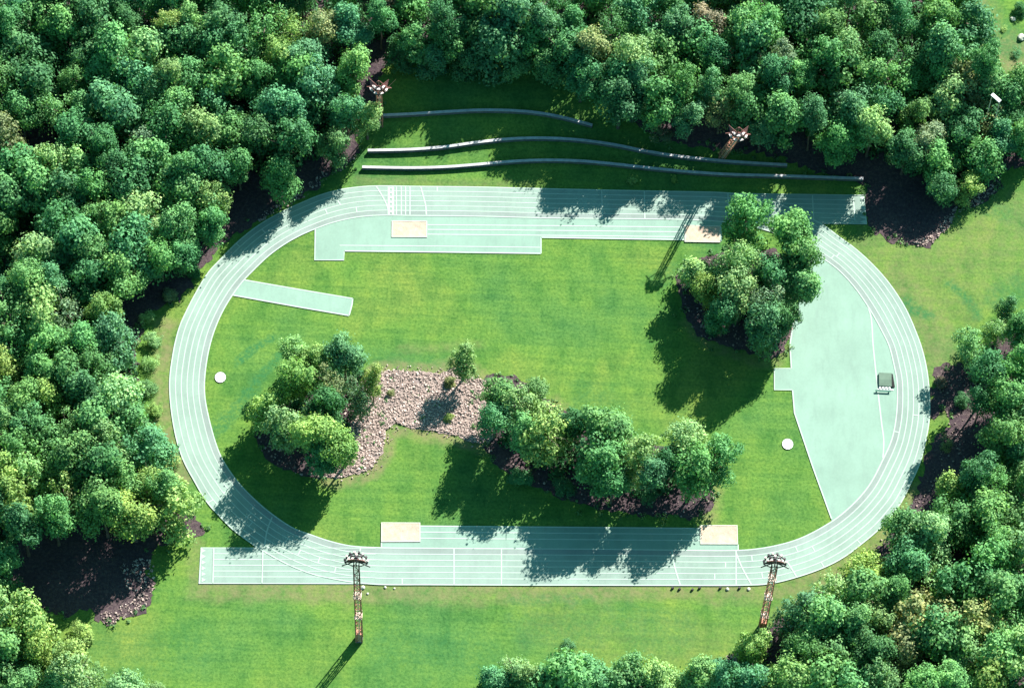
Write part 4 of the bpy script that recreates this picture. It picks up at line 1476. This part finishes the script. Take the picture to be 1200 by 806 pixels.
# shrubs
SHRUBS = [
    (526, 489, 7, 'lime', 'bright green bush on the lower part of the rock pile'),
    (527, 448, 8, 'olive', 'low olive bush at the foot of the single tree on the rocks'),
    (458, 460, 6, 'olive', 'low olive weedy bush on the left part of the rock pile'),
    (1177, 34, 5, 'lime', 'small yellow bush in the upper right clearing'),
    (1196, 12, 12, 'deep', 'dark shrub at the top right corner of the clearing'),
    (1192, 62, 8, 'blue', 'bluish shrub at the right edge just below the white boulder'),
    (172, 372, 12, 'pale', 'pale bush left of the left bend, topmost in its row'),
    (180, 398, 12, 'pale', 'pale bush left of the left bend, second from top'),
    (176, 426, 13, 'pale', 'pale bush left of the left bend, level with the throwing circle'),
    (172, 456, 13, 'mid', 'green bush left of the left bend, just below the throwing circle level'),
    (182, 480, 12, 'yellow', 'yellowish bush left of the left bend, third from bottom'),
    (186, 510, 12, 'yellow', 'yellowish bush left of the left bend, second from bottom'),
    (200, 540, 13, 'lime', 'bright bush left of the left bend, lowest in its row'),
    (225, 318, 10, 'deep', 'dark bush at the woodland edge beside the upper left bend'),
    (198, 346, 11, 'grey', 'greyish bush at the woodland edge above the pale bushes'),
    (1110, 520, 10, 'olive', 'olive bush on bare ground right of the right bend'),
    (1128, 470, 12, 'deep', 'dark bush on shaded ground outside the right bend'),
    (1150, 440, 13, 'mid', 'green bush on shaded ground under the pale fuzzy low tree'),
    (1102, 448, 8, 'brown', 'brownish bush at the tip of bare ground by the right bend'),
    (665, 760, 13, 'deep', 'dark low bush at the top of the bottom thicket'),
    (742, 770, 9, 'deep', 'small dark bush right of the top of the bottom thicket'),
    (765, 775, 9, 'mid', 'small green bush at the right of the bottom thicket'),
    (572, 800, 10, 'blue', 'bluish bush at the left tip of the bottom thicket'),
    (840, 780, 13, 'blue', 'bluish bush near the rubble below the right mast'),
    (70, 770, 16, 'pale', 'pale bush in the lower left corner facing the lawn'),
    (95, 742, 14, 'yellow', 'yellow-green bush below the shaded bare ground'),
    (112, 786, 13, 'pale', 'pale bush near the bottom edge at the lower left'),
    (150, 800, 14, 'yellow', 'yellow-green bush at the bottom edge left of the lawn'),
    (182, 806, 12, 'pale', 'last pale bush on the bottom edge before the lawn'),
    (775, 158, 14, 'grey', 'greyish bush in shade above the middle bench'),
    (790, 210, 6, 'yellow', 'small sunlit bush between the lowest bench and top straight'),
    (741, 212, 7, 'yellow', 'sunlit weedy bush left of the small one above the top straight'),
    (610, 560, 14, 'deep', 'dark low bush in shade under the very broad pale tree'),
    (660, 572, 15, 'deep', 'dark low bush in shade at the foot of the middle island'),
    (760, 582, 14, 'deep', 'dark low bush in shade near the right end of the middle island'),
    (835, 385, 9, 'deep', 'dark bush on the bare litter of the right island'),
]
for px, py, R_, tint, label in SHRUBS:
    tree(px, py, R_, 2.0, tint, rt.choice(['fine', 'thin', 'round']), label, rt, name='shrub', cat='shrub', group='shrubs at the edges of the woods', vs=0.8, low=True)

# undergrowth on the woodland floor (stuff)
r = np.random.default_rng(21)
C, NR, S, T = [], [], [], []
for poly in (AREA_W, AREA_E, [(575, 452), (640, 476), (700, 500), (770, 520), (820, 545), (818, 572), (700, 568), (630, 545), (590, 520)], [(815, 312), (870, 295), (925, 305), (930, 345), (905, 388), (860, 362), (830, 342)],
             [(320, 470), (345, 420), (400, 408), (430, 432), (425, 475), (400, 510), (360, 520), (325, 500)]):
    q = W2(poly)
    x0, x1 = min(p.x for p in q), max(p.x for p in q)
    y0, y1 = min(p.y for p in q), max(p.y for p in q)
    hq = [W2(h) for h in HOLES]
    yy = y0
    while yy < y1:
        xx = x0
        while xx < x1:
            cx, cy = xx + r.uniform(-1.2, 1.2), yy + r.uniform(-1.2, 1.2) - (3.0 if len(poly) > 15 else 1.5)
            xx += 2.3
            if not inside(q, cx, cy + 1.5) or any(inside(h, cx, cy) for h in hq) or r.random() < 0.04:
                continue
            k = 64
            d = r.normal(size=(k, 3))
            d /= np.linalg.norm(d, axis=1)[:, None]
            d[:, 2] = np.abs(d[:, 2])
            hh = r.uniform(0.9, 3.4)
            C.append(np.array([cx, cy, hgt(cx, cy)]) + d * np.array([1.7, 1.7, hh]) * r.uniform(0.6, 1.05, size=(k, 1)))
            NR.append(d + r.normal(size=(k, 3)) * 0.4)
            S.append(r.uniform(0.45, 0.9, size=k))
            T.append(np.clip(r.normal(0.45, 0.12) + 0.15 * r.normal(size=k), 0, 1))
        yy += 2.3
C, NR, S, T = (np.concatenate(a) for a in (C, NR, S, T))
o = link('undergrowth', leaf_faces('undergrowth', C, NR, S, T, r), None)
o.color = (0.050, 0.150, 0.055, 1)
tag(o, kind='stuff')

# low plants along the ragged edges of the bare ground, and weeds on the rocks (stuff)
r = np.random.default_rng(33)
C, NR, S, T = [], [], [], []
spots = []
for poly, share in ((FLOOR_W, 0.55), (FLOOR_E, 0.6), (FLOOR_L, 0.6), (FLOOR_MID, 0.6), (FLOOR_R, 0.5)):
    q = roughen(W2(poly, True, sub=3), 1.0, 1.1, freq=0.6, seed=3)
    spots += [(p.x + r.normal() * 0.9, p.y + r.normal() * 0.9, r.uniform(0.35, 1.1)) for p in q if r.random() < share and noise.noise((p.x * 0.12, p.y * 0.12, 8)) > -0.25]
q = W2(ROCKY)
for _ in range(400):
    p = Vector((r.uniform(min(a.x for a in q), max(a.x for a in q)), r.uniform(min(a.y for a in q), max(a.y for a in q))))
    if inside(q, p.x, p.y) and noise.noise((p.x * 0.25, p.y * 0.25, 2)) > 0.15:
        spots.append((p.x, p.y, r.uniform(0.2, 0.5)))
for x, y, s_ in spots:
    if inside(outer, x, y) and not inside(inner, x, y):
        continue   # nothing grows on the track
    if min((Vector((x, y)) - a).length for a in outer[::3]) < 1.6 + s_:
        continue
    k = int(10 + 22 * s_)
    d = r.normal(size=(k, 3))
    d /= np.linalg.norm(d, axis=1)[:, None]
    d[:, 2] = np.abs(d[:, 2])
    C.append(np.array([x, y, hgt(x, y) + 0.1]) + d * np.array([s_, s_, 0.8 * s_]) * r.uniform(0.4, 1.0, size=(k, 1)))
    NR.append(d + r.normal(size=(k, 3)) * 0.4 + np.array([0, 0, 0.4]))
    S.append(r.uniform(0.22, 0.5, size=k))
    T.append(np.clip(r.normal(0.5, 0.2) + 0.15 * r.normal(size=k), 0, 1))
C, NR, S, T = (np.concatenate(a) for a in (C, NR, S, T))
o = link('ground_cover', leaf_faces('ground_cover', C, NR, S, T, r), None)
o.color = (0.095, 0.200, 0.070, 1)
tag(o, kind='stuff')

# ---------------------------------------------------------------- light
SUN_EL, SUN_AZ = rad(37), rad(33)   # azimuth measured from +y towards +x
world = bpy.data.worlds.new('World')
scene.world = world
world.use_nodes = True
nt = world.node_tree
sky = nt.nodes.new('ShaderNodeTexSky')
sky.sky_type = 'NISHITA'
sky.sun_disc = False
sky.sun_elevation = SUN_EL
sky.sun_rotation = SUN_AZ
bg = nt.nodes['Background']
bg.inputs['Strength'].default_value = 0.064
tintn = nt.nodes.new('ShaderNodeMix')
tintn.data_type = 'RGBA'
tintn.blend_type = 'MULTIPLY'
tintn.inputs[0].default_value = 1.0
tintn.inputs[7].default_value = (0.40, 0.96, 0.84, 1)   # clear deep teal-blue sky
nt.links.new(sky.outputs['Color'], tintn.inputs[6])
nt.links.new(tintn.outputs[2], bg.inputs['Color'])
sl_ = bpy.data.lights.new('sun', 'SUN')
sl_.energy = 4.9
sl_.angle = rad(0.5)
sl_.color = (1.0, 0.97, 0.91)
so = bpy.data.objects.new('sun', sl_)
COL.objects.link(so)
to_sun = Vector((math.sin(SUN_AZ) * math.cos(SUN_EL), math.cos(SUN_AZ) * math.cos(SUN_EL), math.sin(SUN_EL)))
so.rotation_euler = to_sun.to_track_quat('Z', 'Y').to_euler()
so.location = (100, 150, 300)

vs_ = scene.view_settings
vs_.view_transform = 'Standard'
vs_.look = 'None'
vs_.exposure = 1.8
vs_.gamma = 1.0
vs_.use_curve_mapping = False
scene.cycles.max_bounces = 6
scene.cycles.diffuse_bounces = 3
scene.cycles.transmission_bounces = 3
